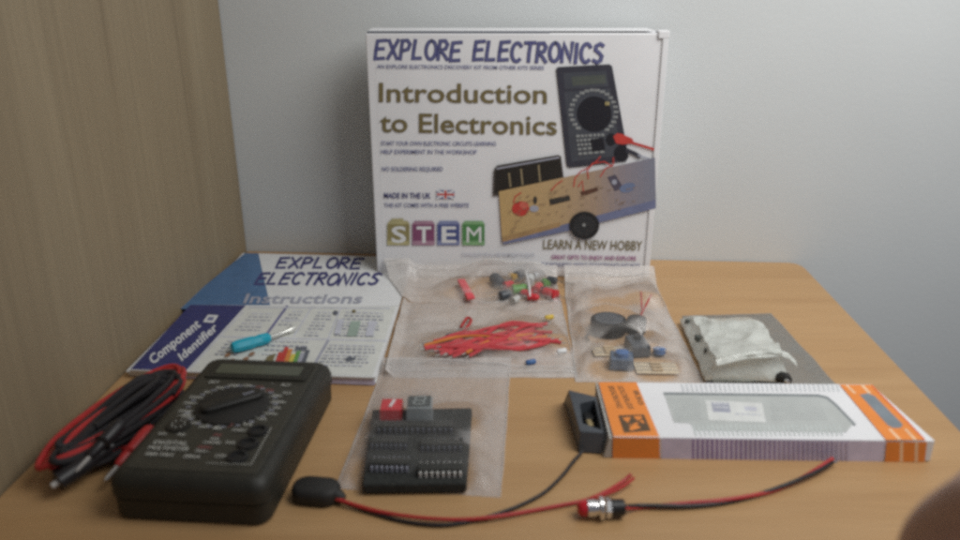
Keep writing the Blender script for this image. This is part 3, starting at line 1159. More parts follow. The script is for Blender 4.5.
# ---- jumper wire bag (middle)
wl, wr = at(437, 354, .004), at(556, 330, .004)
for k in range(22):
    R = random.Random(40+k)
    s0 = wl+Vector((R.uniform(-.010, .022), R.uniform(-.010, .012), .0015+.0007*(k % 5)))
    s1 = wr+Vector((R.uniform(-.020, .002), R.uniform(-.030, .004), .0015+.0006*(k % 7)))
    mid1 = s0.lerp(s1, .35)+Vector((0, R.uniform(-.010, .010), R.uniform(0, .003)))
    mid2 = s0.lerp(s1, .70)+Vector((0, R.uniform(-.012, .012), R.uniform(0, .003)))
    orange = k in (3, 14)
    b = MB()
    b.tube([s0, mid1, mid2, s1], .00120, ORG if orange else REDP, 7)
    b.tube([s1, s1+(s1-mid2).normalized()*.0035], .0004, DULL, 5, smooth=False)
    b.tube([s0, s0+(s0-mid1).normalized()*.0035], .0004, DULL, 5, smooth=False)
    lab = 'orange hook up wire running among the red wires in the middle bag' if orange else 'red hook up wire in the bundle inside the middle bag'
    single(b, 'jumper_wire', lab, 'wire', 'orange wires in the middle bag' if orange else 'red wires in the middle bag', smooth=True)
b = MB()
a0 = at(462, 338, .004)
b.tube([at(450, 352, .003), at(455, 343, .004), at(464, 331, .005), at(471, 321, .004), at(467, 318, .004), at(461, 327, .004)], .0011, RED, 7)
single(b, 'jumper_wire', 'short pinkish red wire bent back at the left of the middle bag', 'wire', smooth=True)
t = thing('wire_clip', 'small dark clip by the left end of the red wires', 'clip', at(453, 341, .001))
b = MB()
cpt = at(453, 341, 0)
b.obox(cpt, .4, .011, .007, .0012, .0055, DARKB, .0010)
b.build('jaw', t, bevel=.0006)
b = MB()
b.tube([cpt+Vector((-.006, -.004, .003)), cpt+Vector((-.014, -.007, .003)), cpt+Vector((-.021, -.009, .002))], .0008, DARKB, 6)
b.build('wire', t, smooth=True)
for (px, py, m_, nm, lb) in ((545, 318, YEL, 'wire_sleeve', 'yellow sleeve at the back of the red wires'), (557, 352, PAPER, 'wire_sleeve', 'white sleeve at the right end of the red wires'),
                             (526, 363, BLUEP, 'wire_sleeve', 'tiny blue sleeve in front of the red wires')):
    b = MB()
    c_ = at(px, py, .004)
    b.lathe(c_, (1, .3, .05), [(0, .0014), (.0006, .0019), (.0060, .0019), (.0066, .0014)], m_, 10)
    single(b, nm, lb, 'sleeve', smooth=True)


def baseB(x, y):
    return .0064*(1-smooth(-.0615, -.0535, x))


QB = [at(404, 301, .002), at(561, 301, 0), at(578, 378, 0), at(385, 378, 0)]
for q_ in QB:
    q_.z = 0
poly_bag('polythene_bag', 'clear bag of red wires lying between the box and the front bag', QB,
         [(wl.x+.012, wl.y, .018, .0070), (.008, (wl.y+wr.y)/2-.003, .020, .0080), (.030, wr.y-.008, .020, .0090), (-.02, .475, .015, .006), (wr.x-.005, wr.y-.014, .016, .0075)],
         baseB, FILM, amp=.0024, seed=2, zipv=(.045, .085), group='polythene bags of parts')

# ---- LED bag (behind, against the box)
def led(px, py, m, ang, label, z=.0045, s=1.0, grp='light emitting diodes in the back bag'):
    c_ = at(px, py, z)
    t = thing('light_emitting_diode', label, 'diode', (c_.x, c_.y, z-.003), 0, grp)
    d_ = Vector((math.cos(ang), math.sin(ang), .05)).normalized()
    b = MB()
    b.lathe(c_-d_*.0045*s, d_, [(0, .0030*s), (.001*s, .0030*s), (.0011*s, .0026*s), (.0065*s, .0026*s), (.0082*s, .0018*s), (.0088*s, .0006*s)], m, 14)
    b.build('lens', t, smooth=True)
    sd_ = Vector((-d_.y, d_.x, 0))
    for g_, ll in ((-1, .022), (1, .018)):
        b = MB()
        b.tube([c_-d_*.0045*s+sd_*.0012*g_, c_-d_*(.0045*s+ll*.5)+sd_*.0014*g_, c_-d_*(.0045*s+ll)+sd_*.0020*g_], .0003, TIN, 5)
        b.build('leg', t)
    return t


def can(px, py, m, ang, label, r=.0035, L_=.011, z=.0045):
    c_ = at(px, py, z)
    t = thing('capacitor', label, 'capacitor', (c_.x, c_.y, z-r), 0, 'capacitors in the back bag')
    d_ = Vector((math.cos(ang), math.sin(ang), 0)).normalized()
    b = MB()
    b.lathe(c_-d_*L_/2, d_, [(0, r*.85), (.0006, r), (.0014, r*.93), (.0022, r), (L_-.0006, r), (L_, r*.85)], m, 16)
    b.build('can', t, smooth=True)
    sd_ = Vector((-d_.y, d_.x, 0))
    for g_ in (-1, 1):
        b = MB()
        b.tube([c_-d_*L_/2+sd_*.001*g_, c_-d_*(L_/2+.016)+sd_*.0018*g_], .0003, TIN, 5, smooth=False)
        b.build('leg', t)
    return t


SLT = mat('slate_can', (.060, .068, .080), .35)
can(497.5, 281, SLT, 1.9, 'leftmost dark capacitor of the loose parts in the back bag', .0048, .0150)
can(505, 295, SLT, .5, 'dark capacitor nearest the front edge of the back bag', .0040, .010)
can(518.5, 275, SLT, .9, 'dark capacitor behind the green diode', .0042, .010)
led(509, 284, REDC, .6, 'red diode between the dark capacitors')
led(521, 289, GRN, .2, 'green diode in the middle of the loose parts', s=1.5)
led(526, 293, REDC, 2.8, 'red diode lying against the green one', s=1.1)
led(530, 279, mat('clear_resin', (.62, .64, .64), .2), 1.4, 'clear diode near the box in the back bag', s=1.4)
led(540, 275, mat('milky_resin', (.55, .58, .62), .2), .4, 'milky diode at the right of the clear one', s=1.2)
led(538, 288, REDC, 1.2, 'red diode right of the clear one', s=1.5)
led(549, 293, REDC, 2.5, 'rightmost red diode of the back bag', s=1.5)
can(543, 290, mat('dark_can', (.05, .03, .03), .4), .3, 'small brown black capacitor between the two right red diodes', .0028, .008)
led(512, 276, mat('amber_resin', (.50, .30, .05), .25), 2.2, 'amber diode behind the leftmost dark capacitor', s=1.1)
led(534, 297, REDC, -.3, 'red diode nearest the front edge of the back bag', s=1.0)
led(545, 282, GRN, 1.9, 'small green diode behind the right red diodes', s=1.0)
led(516, 299, mat('dim_clear_resin', (.50, .50, .48), .2), .9, 'cloudy diode in front of the green one', s=1.0)
can(552, 280, SLT, 2.6, 'dark capacitor furthest right in the back bag', .0030, .008)
b = MB()
c0, c1 = at(461, 281, .004), at(471, 300, .004)
c0.y -= .002
dd = (c1-c0)
sdv = Vector((-dd.y, dd.x, 0)).normalized()*.0032
zz = Vector((0, 0, .0028))
b.hexa([c1-sdv, c1+sdv, c0+sdv, c0-sdv], [c1-sdv+zz, c1+sdv+zz, c0+sdv+zz, c0-sdv+zz], PINK)
single(b, 'plastic_strip', 'pinkish red plastic strip alone at the left of the back bag', 'plastic strip', bevel=.0008)
b = MB()
b.tube([at(530, 296, .006), at(529, 285, .009), at(526, 273, .010)], .0009, PAPER, 6)
single(b, 'cable_tie', 'thin white tie standing among the loose diodes', 'cable tie', smooth=True)


def baseA(x, y):
    return .0054*(1-smooth(-.060, -.052, x))+.012*smooth(.590, .608, y)*smooth(-.090, -.080, x)


QA = [Vector((-.0800, .6075, 0)), Vector((.0640, .6060, 0)), Vector((.0625, .5560, 0)), Vector((-.0600, .5555, 0))]
poly_bag('polythene_bag', 'clear bag of loose diodes and capacitors touching the foot of the box', QA,
         [(c0.x+.003, .575, .014, .0085), (.013, .580, .020, .0120), (.035, .578, .020, .0125), (.05, .572, .014, .0110)],
         baseA, FILM, amp=.0026, seed=3, zipv=(.93, .86), group='polythene bags of parts')

# ---- right bag: buzzer, switch, tapes
def disc_part(px, py, r, h, m, name, label, cat, z=.0012, hole=.002):
    c_ = at(px, py, z)
    t = thing(name, label, cat, (c_.x, c_.y, z))
    b = MB()
    b.lathe((c_.x, c_.y, z), (0, 0, 1), [(0, r*.97), (.0005, r), (h-.0006, r), (h, r*.96), (h+.00005, hole), (h-.0015, hole*.95)], m, 32)
    b.build('body', t, smooth=True)
    return t, c_


t, cb_ = disc_part(608, 331, .0128, .0095, BUZ, 'buzzer', 'large round black buzzer in the right bag', 'buzzer')
b = MB()
b.lathe((cb_.x, cb_.y, .0110), (0, 0, 1), [(0, .0100), (.0003, .0100), (.0003, .0085), (.0001, .0084)], DARKB, 28)
b.build('sounding_ring', t, smooth=True)
b = MB()
b.tube([(cb_.x-.012, cb_.y-.004, .003), (cb_.x-.017, cb_.y-.010, .002), (cb_.x-.016, cb_.y-.016, .002)], .0008, BLKW, 6)
b.build('wire', t, smooth=True)
t, cs_ = disc_part(636, 331, .0068, .0100, BUZ, 'microphone', 'small round black part with two thin red wires', 'microphone', hole=.0012)
for (px, py) in ((641, 292), (651, 295)):
    b = MB()
    e_ = at(px, py, .009)
    b.tube([(cs_.x+.001, cs_.y+.006, .006), at(642, 313, .008), at((642+px)/2, 304, .010), e_], .0007, RED, 6)
    b.build('wire', t, smooth=True)
b = MB()
b.obox((cs_.x, cs_.y-.011), .1, .0022, .009, .006, .0078, PAPER, .0004)
single(b, 'metal_tab', 'tiny pale tab just in front of the small round part', 'tab')
t = thing('slide_switch', 'slate slide switch standing in front of the small round part', 'switch', at(637, 350, .001))
b = MB()
c_ = at(637, 352, 0)
b.obox(c_, .1, .0130, .020, .0012, .0085, DARKB, .0004)
b.build('housing', t, bevel=.0005)
b = MB()
b.obox(c_+Vector((.000, .003, 0)), .1, .004, .005, .0085, .0115, BLK)
b.build('slider', t, bevel=.0004)
t = thing('potentiometer', 'dull blue potentiometer in the front left of the right bag', 'potentiometer', at(621, 366, .001))
b = MB()
c_ = at(621, 367, 0)
b.obox(c_, -.12, .0155, .0140, .0012, .0085, mat('dull_blue_plastic', (.075, .11, .17), .45), .0006)
b.build('body', t, bevel=.0006)
b = MB()
b.lathe((c_.x, c_.y, .0084), (0, 0, 1), [(0, .0045), (.0028, .0043), (.0031, .0036)], BLUEP, 20)
b.build('knob', t, smooth=True)
b = MB()
c_ = at(659, 356, 0)
b.lathe((c_.x, c_.y, .0012), (0, .2, 1), [(0, .0030), (.0008, .0043), (.0042, .0043), (.0048, .0030)], BLUEP, 18)
single(b, 'disc_capacitor', 'small blue disc capacitor right of the slate switch', 'capacitor', smooth=True)
for (px, py, lx, ly, an_, lb) in ((609, 353, .022, .013, .05, 'beige paper tape of resistors beside the buzzer'), (656, 370, .027, .015, -.03, 'longer beige paper tape of resistors at the front right')):
    c_ = at(px, py, 0)
    t = thing('resistor_tape', lb, 'resistor tape', (c_.x, c_.y, .001), an_)
    b = MB()
    b.obox(c_, an_, lx, ly, .0012, .0017, BEIGE)
    b.build('paper_strip', t)
    for k in range(3):
        y_ = (k-1)*ly*.3
        b = MB()
        ctr = Vector((c_.x-math.sin(an_)*y_, c_.y+math.cos(an_)*y_, .0027))
        dx_ = Vector((math.cos(an_), math.sin(an_), 0))
        b.lathe(ctr-dx_*.0035, dx_, [(0, .0006), (.0004, .0011), (.0015, .0009), (.0055, .0009), (.0066, .0011), (.007, .0006)], mat('resistor_beige', (.50, .38, .24), .5), 10)
        b.lathe(ctr-dx_*lx*.48, dx_, [(0, .00025), (lx*.96, .00025)], TIN, 5)
        b.build('resistor', t, smooth=True)


def baseC(x, y):
    return .012*smooth(.586, .606, y)


QC = [Vector((.0700, .6060, 0)), Vector((.1440, .6040, 0)), Vector((.1400, .4290, 0)), Vector((.0600, .4300, 0))]
poly_bag('polythene_bag', 'clear bag with the black buzzer and round parts behind the long carton', QC,
         [(cb_.x, cb_.y, .0185, .0150), (cs_.x, cs_.y, .0115, .0160), (.096, .470, .013, .0110), (.083, .445, .013, .0135), (.112, .447, .016, .006), (.118, .475, .008, .008), (.13, .56, .016, .013), (.105, .545, .02, .009)],
         baseC, FILM, amp=.0030, seed=4, zipv=(.95, .90), group='polythene bags of parts')

# ------------------------------------------------------------------ grey shielding bag and pouch
QE = [at(682, 316), at(771, 313.5), at(836, 384), at(706, 384)]
QE[2].y -= .004
QE[3].y -= .004
poly_bag('shielding_bag', 'flat grey shielding bag lying behind the long carton under the pale pouch', QE, [(.175, .48, .02, .003)], flat0, FILM3, amp=.0010, seed=6, seam=False)
t = thing('plastic_pouch', 'crumpled pale plastic pouch folded over on the grey shielding bag', 'pouch', (.175, .475, .004))
# closed thick pouch: loft of cross sections from left to right
b = MB()
foot = [at(680, 319, .004), at(748, 318, .004), at(790, 381, .004), at(705, 379, .004)]
topq = [at(692, 317.5, .012), at(762, 324, .019), at(783, 355, .021), at(716, 361.5, .019)]
n = 40
vs, fs = [], []


def bil(q, u, v):
    return q[3].lerp(q[2], u).lerp(q[0].lerp(q[1], u), v)


for j in range(n+1):
    for i in range(n+1):
        u, v = i/n, j/n
        U, V = (u-.12)/.78, (v-.16)/.78
        Ut, Vt = max(0, min(1, U)), max(0, min(1, V))
        T = bil(topq, Ut, Vt)
        Bq = bil(foot, max(0, min(1, (u-.03)/.94)), max(0, min(1, (v-.02)/.96)))
        e = max(0, -U/.154, (U-1)/.128, -V/.205, (V-1)/.077)
        e = min(1, e)
        P = T.lerp(Bq, e**.85)
        nn = noise.fractal(Vector((P.x, P.y, 0))*55+Vector((3, 9, 1)), .8, 2.1, 4)
        rd = 1-abs(noise.noise(Vector((P.x*1.2+P.y*.7, P.y-P.x*.4, .3))*42))*2.4
        P.z += (.0014*nn+.0024*max(0, rd)**1.5)*(1-e*.7)
        P.x += .0010*noise.noise(P*70)
        P.y += .0012*noise.noise(P*60+Vector((5, 5, 5)))
        P.z = max(P.z, .0042)
        vs.append(P)
k0 = len(vs)
for j in range(n+1):
    for i in range(n+1):
        q_ = vs[j*(n+1)+i]
        vs.append(Vector((q_.x, q_.y, .0036)))
for j in range(n):
    for i in range(n):
        a0 = j*(n+1)+i
        fs.append((a0, a0+1, a0+n+2, a0+n+1))
        fs.append((k0+a0, k0+a0+n+1, k0+a0+n+2, k0+a0+1))
for i in range(n):
    for (a0, a1) in ((i, i+1), (n*(n+1)+i+1, n*(n+1)+i), ((i+1)*(n+1), i*(n+1)), (i*(n+1)+n, (i+1)*(n+1)+n)):
        fs.append((a0, k0+a0, k0+a1, a1))
b.add(vs, fs, WPOUCH)
b.build('pouch_body', t, smooth=True)
# curled lip running along the front fold and out to the right
b = MB()
lp = [at(716, 361, .0205), at(732, 357, .0215), at(748, 353.5, .0222), at(765, 353, .0225), at(779, 351, .0225), at(788, 354, .0205), at(796, 362, .016)]
b2 = [v+Vector((.0006, -.0016, -.0024)) for v in lp]
vsl, fsl = [], []
m_ = len(lp)
for row in (lp, b2):
    for v in row:
        vsl.append(v)
for row in (lp, b2):
    for v in row:
        vsl.append(v+Vector((0, .0006, .0007)))
for i in range(m_-1):
    fsl += [(i, i+1, m_+i+1, m_+i), (2*m_+i, 3*m_+i, 3*m_+i+1, 2*m_+i+1), (i, 2*m_+i, 2*m_+i+1, i+1), (m_+i, m_+i+1, 3*m_+i+1, 3*m_+i)]
fsl += [(0, m_, 3*m_, 2*m_), (m_-1, 3*m_-1, 4*m_-1, 2*m_-1)]
b.add(vsl, fsl, WPOUCH)
b.build('lip', t, smooth=True)
for (px, py, z, r1, r2, an_) in ((699, 337, .0125, .0034, .0022, -1.0), (709, 350.5, .0135, .0036, .0024, -.9), (689, 321, .009, .0030, .0018, -.8)):
    b = MB()
    c_ = at(px, py, z)
    pts = [(c_.x+r1*math.cos(2*PI*k/12)*math.cos(an_)-r2*math.sin(2*PI*k/12)*math.sin(an_), c_.y+r1*math.cos(2*PI*k/12)*math.sin(an_)+r2*math.sin(2*PI*k/12)*math.cos(an_)) for k in range(12)]
    b.prism(pts, z-.003, z+.0009, MARK)
    b.build('printed_mark', t, bevel=.0005)
b = MB()
c_ = at(780, 376, .006)
b.lathe(c_-Vector((0, .002, 0)), (.15, -1, .25), [(0, .0040), (.004, .0044), (.0075, .0030), (.0078, .0018)], BLKM, 18)
single(b, 'jack_plug', 'dark round plug poking out at the front right of the pouch', 'plug', smooth=True)
b = MB()
b.lathe(c_+Vector((-.0002, -.0102, .0022)), (.15, -1, .25), [(0, .0014), (.0008, .0016), (.0024, .0012), (.0028, .0004)], CHROME, 12)
single(b, 'plug_pin', 'bright metal pin end shining in front of the pouch', 'pin', smooth=True)

# ------------------------------------------------------------------ breadboard carton
HB = .0129
q0, q1, q2, q3 = Vector((.0698, .3487, 0)), Vector((.2362, .3452, 0)), Vector((.2310, .4045, 0)), Vector((.0700, .4075, 0))
bc = thing('breadboard_carton', 'long white and orange window carton holding a breadboard', 'carton', ((q0+q1+q2+q3)/4))
b = MB()
up_ = Vector((0, 0, HB))
b.hexa([v+Vector((0, 0, .0003)) for v in (q0, q1, q2, q3)], [v+up_ for v in (q0, q1, q2, q3)], WHITE)
b.build('sleeve', bc, bevel=.0005)
ex = (q1-q0).normalized()
ey = Vector((-ex.y, ex.x, 0))
# grey flap ajar at the open left end
b = MB()
fa, fb_ = q3-ex*.0003, q0-ex*.0003
b.hexa([fb_-ex*.0042+Vector((0, 0, .0004)), fb_+Vector((0, 0, .0004)), fa+Vector((0, 0, .0004)), fa-ex*.0010+Vector((0, 0, .0004))],
       [fb_-ex*.0016+up_*.93, fb_-ex*.0004+up_*.93, fa-ex*.0002+up_*.95, fa-ex*.0010+up_*.95], CARDG)
b.build('end_flap', bc)
topf = flat(HB)
p = Print(topf)
# orange left end
p.poly([(598.6, 382.2), (636.5, 382.4), (659.4, 436.6), (613.6, 436.4)], ORANGE)
INK = mat('dark_brown_ink', (.10, .060, .030), .5)
p.text('BREADBOARD', (607.8, 386), (617.6, 408.5), (613.6, 386), INK, .02)
p.text('SOLDERLESS', (617.0, 386), (628.6, 409), (622.6, 386), INK, .02)
p.text('830', (633, 390.5), (639, 405), (638, 390.5), INK, .02)
p.poly([(618, 415.5), (644, 414.5), (651, 431), (624, 433)], INK)
p.poly([(622, 418), (631, 417), (628, 423)], ORANGE)
p.poly([(633, 416.5), (641, 416), (644.6, 424), (638, 421)], ORANGE)
p.poly([(629, 425), (637, 421.8), (641, 428), (630, 431)], ORANGE)
p.line([(626, 430), (634, 423), (643, 419)], 1.3, INK)
p.line([(637, 424.5), (646, 430.5)], 1.2, INK)
# window showing the board
WINM = mat('window_board', (.46, .48, .47), .35, var=.04)
p.poly([(664, 393.5), (820, 395.6), (828, 397.5), (853, 424), (846, 432.5), (696, 430.5), (690, 423.5), (674, 422.5)], WINM)
p.line([(664.5, 393.8), (740, 394.8), (818, 395.8), (827, 398.0), (836, 405.5), (854.5, 424.8)], 2.6, mat('window_outline', (.22, .24, .25), .5))  # dark outline along the back and right of the window
rows = []
for k in range(34):
    x = 681+k*4.7
    rows.append([(x, 384.2), (x+1.8, 384.2), (x+3.5, 391.6), (x+1.7, 391.6)])
p.quads(rows, mat('light_hatch', (.58, .60, .62), .5))
rows = []
for k in range(32):
    x = 692+k*4.7
    rows.append([(x, 425), (x+1.7, 425), (x+5.3, 436), (x+3.6, 436)])
p.quads(rows, mat('light_hatch_green', (.52, .56, .55), .5))
for r_ in range(8):
    rows = []
    for k in range(54):
        yy = 398.5+r_*2.9
        x = 668+k*2.8+r_*1.35
        if 700 < x < 770 and 399 < yy+1 < 424:
            continue
        if x > 826+r_*2.4:
            continue
        rows.append([(x, yy), (x+1.1, yy), (x+1.3, yy+1.1), (x+.2, yy+1.1)])
    p.quads(rows, BBH)
# sticker in the window
p.poly([(705, 400.8), (762, 403.4), (766, 423), (708.5, 420.8)], mat('sticker_paper', (.66, .67, .66), .4))
p.poly([(711, 402.6), (728.5, 403.2), (731, 413.2), (713, 412.2)], GREYI)
p.greek(713, 404.5, 727, 405.2, 1.2, PAPER, seed=2, lo=1, hi=3, gap=1)
p.greek(714, 408, 728, 408.8, 1.2, PAPER, seed=3, lo=1, hi=3, gap=1)
p.poly([(744, 407), (756, 407.6), (757, 411.5), (745, 411)], LINE)
p.greek(735, 415, 760, 416, 1.2, LINE, seed=9)
# orange bands at the right end
p.poly([(839.5, 385.2), (871.3, 385.4), (925.5, 440.6), (886.0, 440.6)], ORANGE)
p.poly([(845.2, 385.6), (847.8, 385.6), (856.5, 394), (853.5, 394)], PEACH)
p.poly([(860.3, 385.6), (863.6, 385.6), (871.5, 394), (868, 394)], PEACH)
p.poly([(888, 429.5), (891, 429.5), (901.5, 440.4), (898.0, 440.4)], PEACH)
p.poly([(903.5, 429.5), (906.5, 429.5), (917.0, 440.4), (913.6, 440.4)], PEACH)
p.poly([(859.5, 395.3), (868, 393.8), (874.5, 396.6), (902.8, 425.2), (900.5, 428.6), (892.5, 428.6), (887.5, 425.8)], mat('slate_ink', (.20, .23, .26), .5))
p.line([(872, 386.5), (905, 420), (924, 440)], 1.6, mat('red_orange_ink', (.72, .16, .05), .5))
p.build('top_print', bc)
fy0 = q0


def ffront(px, py, d):
    n_ = -ey
    return on_plane(px, py, q0, n_)+n_*d


p = Print(ffront, base=.00012)
p.poly([(612.8, 437.0), (659.6, 437.3), (659.9, 459.3), (612.6, 458.8)], ORANGE)
p.poly([(661.6, 437.6), (886, 441.0), (883, 461.2), (661.6, 459.4)], LILAC)
for k in range(33):
    x = 692+k*4.8
    f_ = k/33
    m_ = mat('purple_hatch_%d' % (k//6), lerp((.22, .14, .36), (.50, .46, .60), (k//6)/6), .5)
    p.quads([[(x, 438.6+.015*(x-692)), (x+1.9, 438.6+.015*(x-692)), (x+1.9, 459.4+.008*(x-692)), (x, 459.4+.008*(x-692))]], m_)
p.poly([(886.2, 441.0), (926.6, 441.4), (924.2, 461.4), (884.4, 461.2)], ORANGE)
for x in (899.5, 914.5):
    p.poly([(x, 441.3), (x+3.2, 441.3), (x+2.8, 461.2), (x-.4, 461.2)], PEACH)
p.build('front_print', bc)

# ------------------------------------------------------------------ black battery holder behind the carton's open end
bh = thing('battery_holder', 'slate black battery holder with a brass contact beside the open carton end', 'battery holder', (.0595, .373, 0), 0)
b = MB()
zt = .0150
g0, g1, g2, g3 = Vector((.0525, .3530, .0004)), Vector((.0650, .3515, .0004)), Vector((.0640, .4060, .0004)), Vector((.0500, .4060, .0004))
t0, t1, t2, t3 = Vector((.0530, .3550, .0125)), Vector((.0655, .3535, .0125)), Vector((.0660, .3865, zt)), Vector((.0510, .3945, zt))
# tray: outer walls with an open recess on the top
def inner(a, c, f):
    return a.lerp(c, f)
ct = (t0+t1+t2+t3)/4
i0, i1, i2, i3 = [v.lerp(ct, f) for v, f in zip((t0, t1, t2, t3), (.42, .14, .20, .62))]
dn = Vector((0, 0, -.0095))
V = [g0, g1, g2, g3, t0, t1, t2, t3, i0, i1, i2, i3, i0+dn, i1+dn, i2+dn, i3+dn]
Fc = [(3, 2, 1, 0)]
for k in range(4):
    k2 = (k+1) % 4
    Fc += [(k, k2, 4+k2, 4+k), (4+k, 4+k2, 8+k2, 8+k), (8+k, 8+k2, 12+k2, 12+k)]
Fc += [(12, 13, 14, 15)]
b.add(V, Fc, DARKB)
b.build('tray', bh, bevel=.0006)
b = MB()
cc = (i0+i1+i2+i3)/4
b.obox((cc.x-.0002, cc.y-.004), .1, .0040, .0075, cc.z-.0092, cc.z-.0030, BRASS, .0006)
b.build('contact', bh, bevel=.0003)
b = MB()
b.obox((cc.x+.0005, cc.y+.006), .1, .0060, .0085, cc.z-.0094, cc.z-.0050, BLK, .0006)
b.build('inner_block', bh, bevel=.0003)

# ------------------------------------------------------------------ battery clip with leads
cl = thing('battery_clip', 'black battery snap cap with its red and black leads trailing right', 'battery clip', at(317, 497))
b = MB()
cc = at(317, 498)
ca_ = -.14
q = rrect(12.0, 7.8, 7.4, 7)
q2 = rrect(11.4, 7.2, 7.0, 7)
q3_ = rrect(9.8, 5.8, 5.6, 7)
fr_ = lambda x, y, z: Vector((cc.x+(x*math.cos(ca_)-y*math.sin(ca_))/1000, cc.y+(x*math.sin(ca_)+y*math.cos(ca_))/1000, z/1000))
loft(b, [(q2, .3), (q, 1.2), (q, 5.8), (q2, 7.4), (q3_, 8.4)], BLKM, fr_)
b.build('cap', cl, smooth=True)
b = MB()
b.lathe(fr_(10.5, -1.5, 4), fr_(14.5, -2.6, 3)-fr_(10.5, -1.5, 4), [(0, .0034), (.0025, .0030), (.0045, .0020)], BLKM, 12)
b.build('strain_relief', cl, smooth=True)


def path(pxs, z=.0014):
    return [at(x, y, z if not isinstance(z, list) else z[i]) for i, (x, y) in enumerate(pxs)]


b = MB()
b.tube(path([(336, 498.5), (352, 504), (375, 510.5), (402, 515.5), (430, 518.5), (462, 519.5), (497, 516.5), (530, 511), (562, 505), (586, 500), (606, 491.5), (622, 482), (631, 474.5)],
            [.004, .003, .0028, .0026, .0024, .0024, .0026, .0016, .0016, .0016, .0016, .002, .004]), .00095, RED, 8)
b.build('red_wire', cl, smooth=True)
b = MB()
b.tube(path([(336, 500), (352, 505.5), (370, 512), (392, 518.5), (418, 523.5), (444, 525), (470, 521.5), (497, 514), (522, 504.5), (545, 492), (563, 475), (574, 461), (583, 451)],
            [.003, .0018, .0013, .0013, .0013, .0013, .0013, .0013, .0013, .0013, .0014, .002, .003]), .00095, BLKW, 8)
b.build('black_wire', cl, smooth=True)
for (p0_, p1_) in (((630, 475), (634, 473.5)), ((621, 481), (629, 480))):
    pass
b = MB()
b.tube(path([(589, 499), (607, 494), (622, 487), (634, 478)], [.0030, .0034, .0034, .0040]), .0008, RED, 7)
b.build('loose_strand', cl, smooth=True)

# ------------------------------------------------------------------ panel indicator lamp
il = thing('indicator_lamp', 'panel indicator lamp with red lens, chrome collar and twisted red and black leads', 'indicator lamp', at(600, 511))
a0, a1 = at(577, 508.5, .0050), at(623, 507.5, .0050)
dx_ = (a1-a0).normalized()
b = MB()
b.lathe(a0, dx_, [(0, .0012), (.0006, .0028), (.0020, .0036), (.0046, .0038), (.0048, .0030)], mat('red_lens', (.50, .02, .03), .15), 20)
b.build('lens', il, smooth=True)
b = MB()
b.lathe(a0+dx_*.0048, dx_, [(0, .0041), (.0036, .0042), (.0037, .0037), (.0056, .0037)], CHROME, 24)
b.build('barrel', il, smooth=True)
b = MB()
b.lathe(a0+dx_*.0102, dx_, [(0, .0052), (.0004, .0056), (.0018, .0056), (.0022, .0052)], CHROME, 28)
b.build('collar', il, smooth=True)
b = MB()
b.lathe(a0+dx_*.0135, dx_, [(0, .0048), (.0022, .0048)], TIN, 6)
b.build('nut', il)
b = MB()
b.lathe(a0+dx_*.0158, dx_, [(0, .0036), (.0003, .0041), (.0062, .0040), (.0068, .0030), (.0069, .0015)], BLK, 20)
b.build('rear_body', il, smooth=True)
main = [(621, 507.5), (640, 506.5), (665, 505.5), (690, 504.5), (720, 502), (750, 496.5), (775, 489.5), (798, 481), (818, 471.5), (832, 463.5)]
R = random.Random(3)
for nm, m_, ph, off in (('black_wire', BLKW, 0, .6), ('red_wire', RED, PI, -.8)):
    b = MB()
    pts = []
    for i, (x, y) in enumerate(main):
        P = at(x, y+off*(1 if i > 4 else .6), .0020 if i else .005)
        a = ph+i*1.15
        P += Vector((.0002*math.cos(a), .0007*math.cos(a), .0006*math.sin(a)))
        P.z = max(.0011, P.z)
        if i > 6:
            P.z += .0006*(i-6)
        pts.append(P)
    b.tube(pts, .00105, m_, 8)
    wo = b.build(nm, il, smooth=True)
    b = MB()
    e_ = pts[-1]
    b.tube([e_, e_+(pts[-1]-pts[-2]).normalized()*.0018+Vector((.001, .0006 if m_ is RED else -.0006, .0002))], .0007, CHROME, 6, smooth=False)
    s_ = b.build('bare_tip', il, smooth=True)
    s_.parent = wo

# ------------------------------------------------------------------ hand reaching in at the lower right, close to the lens
def skin_mesh(name, chains, m, parent=None, sub=2):
    """chains: list of lists of (point, radius); each later chain starts on a vertex index given first"""
    me = bpy.data.meshes.new(name)
    vs, es, rs = [], [], []
    for ch in chains:
        start = ch[0]
        prev = None
        if isinstance(start, int):
            prev = start
            ch = ch[1:]
        for (p_, r_) in ch:
            vs.append(tuple(p_))
            rs.append(r_)
            i = len(vs)-1
            if prev is not None:
                es.append((prev, i))
            prev = i
    me.from_pydata(vs, es, [])
    o = bpy.data.objects.new(name, me)
    COL.objects.link(o)
    me.materials.append(m)
    md = o.modifiers.new('skin', 'SKIN')
    md.use_smooth_shade = True
    sl = me.skin_vertices[0].data
    for i, r_ in enumerate(rs):
        sl[i].radius = (r_, r_)
    sl[0].use_root = True
    s2 = o.modifiers.new('sub', 'SUBSURF')
    s2.levels = sub
    s2.render_levels = sub
    # bake the body into one plain mesh
    dg = bpy.context.evaluated_depsgraph_get()
    ev = o.evaluated_get(dg)
    nm = bpy.data.meshes.new_from_object(ev)
    o.modifiers.clear()
    o.data = nm
    for pl in nm.polygons:
        pl.use_smooth = True
    if not nm.materials:
        nm.materials.append(m)
    return o


HW = Vector((.1835, .047, .1235))                      # wrist
fdir = Vector((-.22, .95, .05)).normalized()        # towards the fingers
rgt = Vector((fdir.y, -fdir.x, 0)).normalized()
upv = rgt.cross(fdir).normalized()


def hp(f_, r_, u_):
    return HW+fdir*f_+rgt*r_+upv*u_


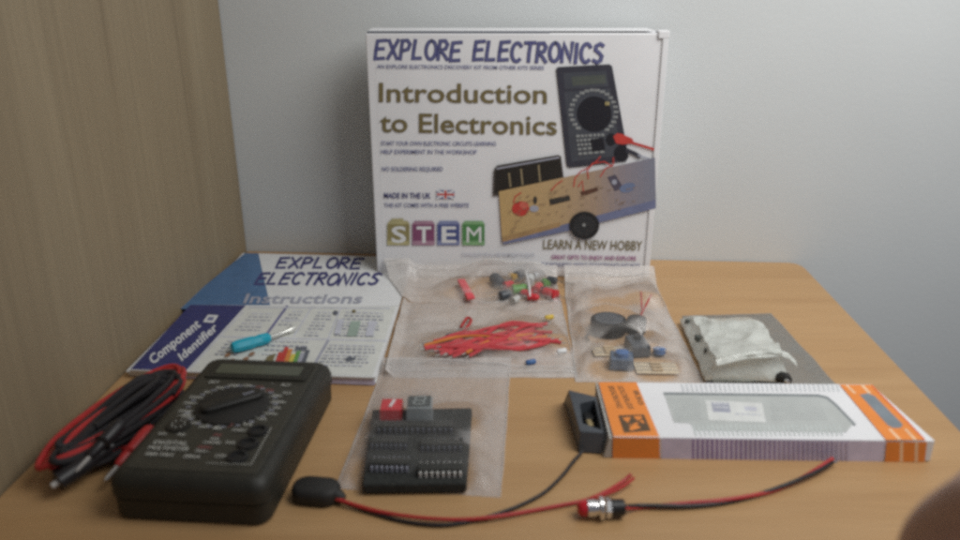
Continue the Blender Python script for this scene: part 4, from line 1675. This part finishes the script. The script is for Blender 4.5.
ch = [[(hp(-.16, .01, .012), .030), (hp(-.06, .004, .006), .026), (hp(0, 0, 0), .023), (hp(.030, .0, .004), .024), (hp(.062, .002, .008), .022)]]
fing = [(-.030, .086, (.040, .025, .019), .0088), (-.010, .091, (.044, .028, .020), .0092), (.011, .087, (.041, .026, .019), .0087), (.030, .078, (.032, .020, .017), .0076)]
for (rr_, base_, ls, rad) in fing:
    p0_ = hp(base_-.022, rr_*.9, .006)
    p1_ = hp(base_, rr_, .006)
    a = math.radians(-24)
    c1_ = p1_+(fdir*math.cos(a)+upv*math.sin(a))*ls[0]
    a2 = math.radians(-62)
    c2_ = c1_+(fdir*math.cos(a2)+upv*math.sin(a2))*ls[1]
    a3 = math.radians(-84)
    c3_ = c2_+(fdir*math.cos(a3)+upv*math.sin(a3))*ls[2]*.8
    ch.append([3, (p0_, rad*1.35), (p1_, rad*1.15), (c1_, rad), (c2_, rad*.9), (c3_, rad*.78)])
ch.append([2, (hp(.020, -.028, -.004), .0135), (hp(.048, -.046, -.008), .0105), (hp(.072, -.050, -.011), .0090), (hp(.088, -.048, -.013), .0075)])
hand = skin_mesh('person', ch, SKIN)
tag(hand, 'bare hand of a person reaching in at the lower right, close to the lens', 'person')

# ------------------------------------------------------------------ light
w = bpy.data.worlds.new('World')
SC.world = w
w.use_nodes = True
bg = w.node_tree.nodes['Background']
bg.inputs[0].default_value = (.84, .88, 1.0, 1)
bg.inputs[1].default_value = .16


def area(name, loc, target, size, power, col, spread=None):
    l = bpy.data.lights.new(name, 'AREA')
    l.shape = 'RECTANGLE'
    l.size, l.size_y = size
    l.energy = power
    l.color = col
    if spread:
        l.spread = math.radians(spread)
    o = bpy.data.objects.new(name, l)
    COL.objects.link(o)
    o.location = loc
    d = Vector(target)-Vector(loc)
    o.rotation_euler = d.to_track_quat('-Z', 'Y').to_euler()
    return o


area('window_light', (.35, .30, .57), (.15, .64, .08), (.45, .45), 2.15, (1.0, 1.0, .97), 125)

SC.render.engine = 'CYCLES'
SC.cycles.transparent_max_bounces = 24
SC.cycles.max_bounces = 8
SC.cycles.use_denoising = False
SC.cycles.pixel_filter_type = 'BLACKMAN_HARRIS'
SC.cycles.filter_width = 3.4
SC.view_settings.view_transform = 'Standard'
SC.view_settings.look = 'None'
SC.view_settings.exposure = 0
SC.view_settings.gamma = 1
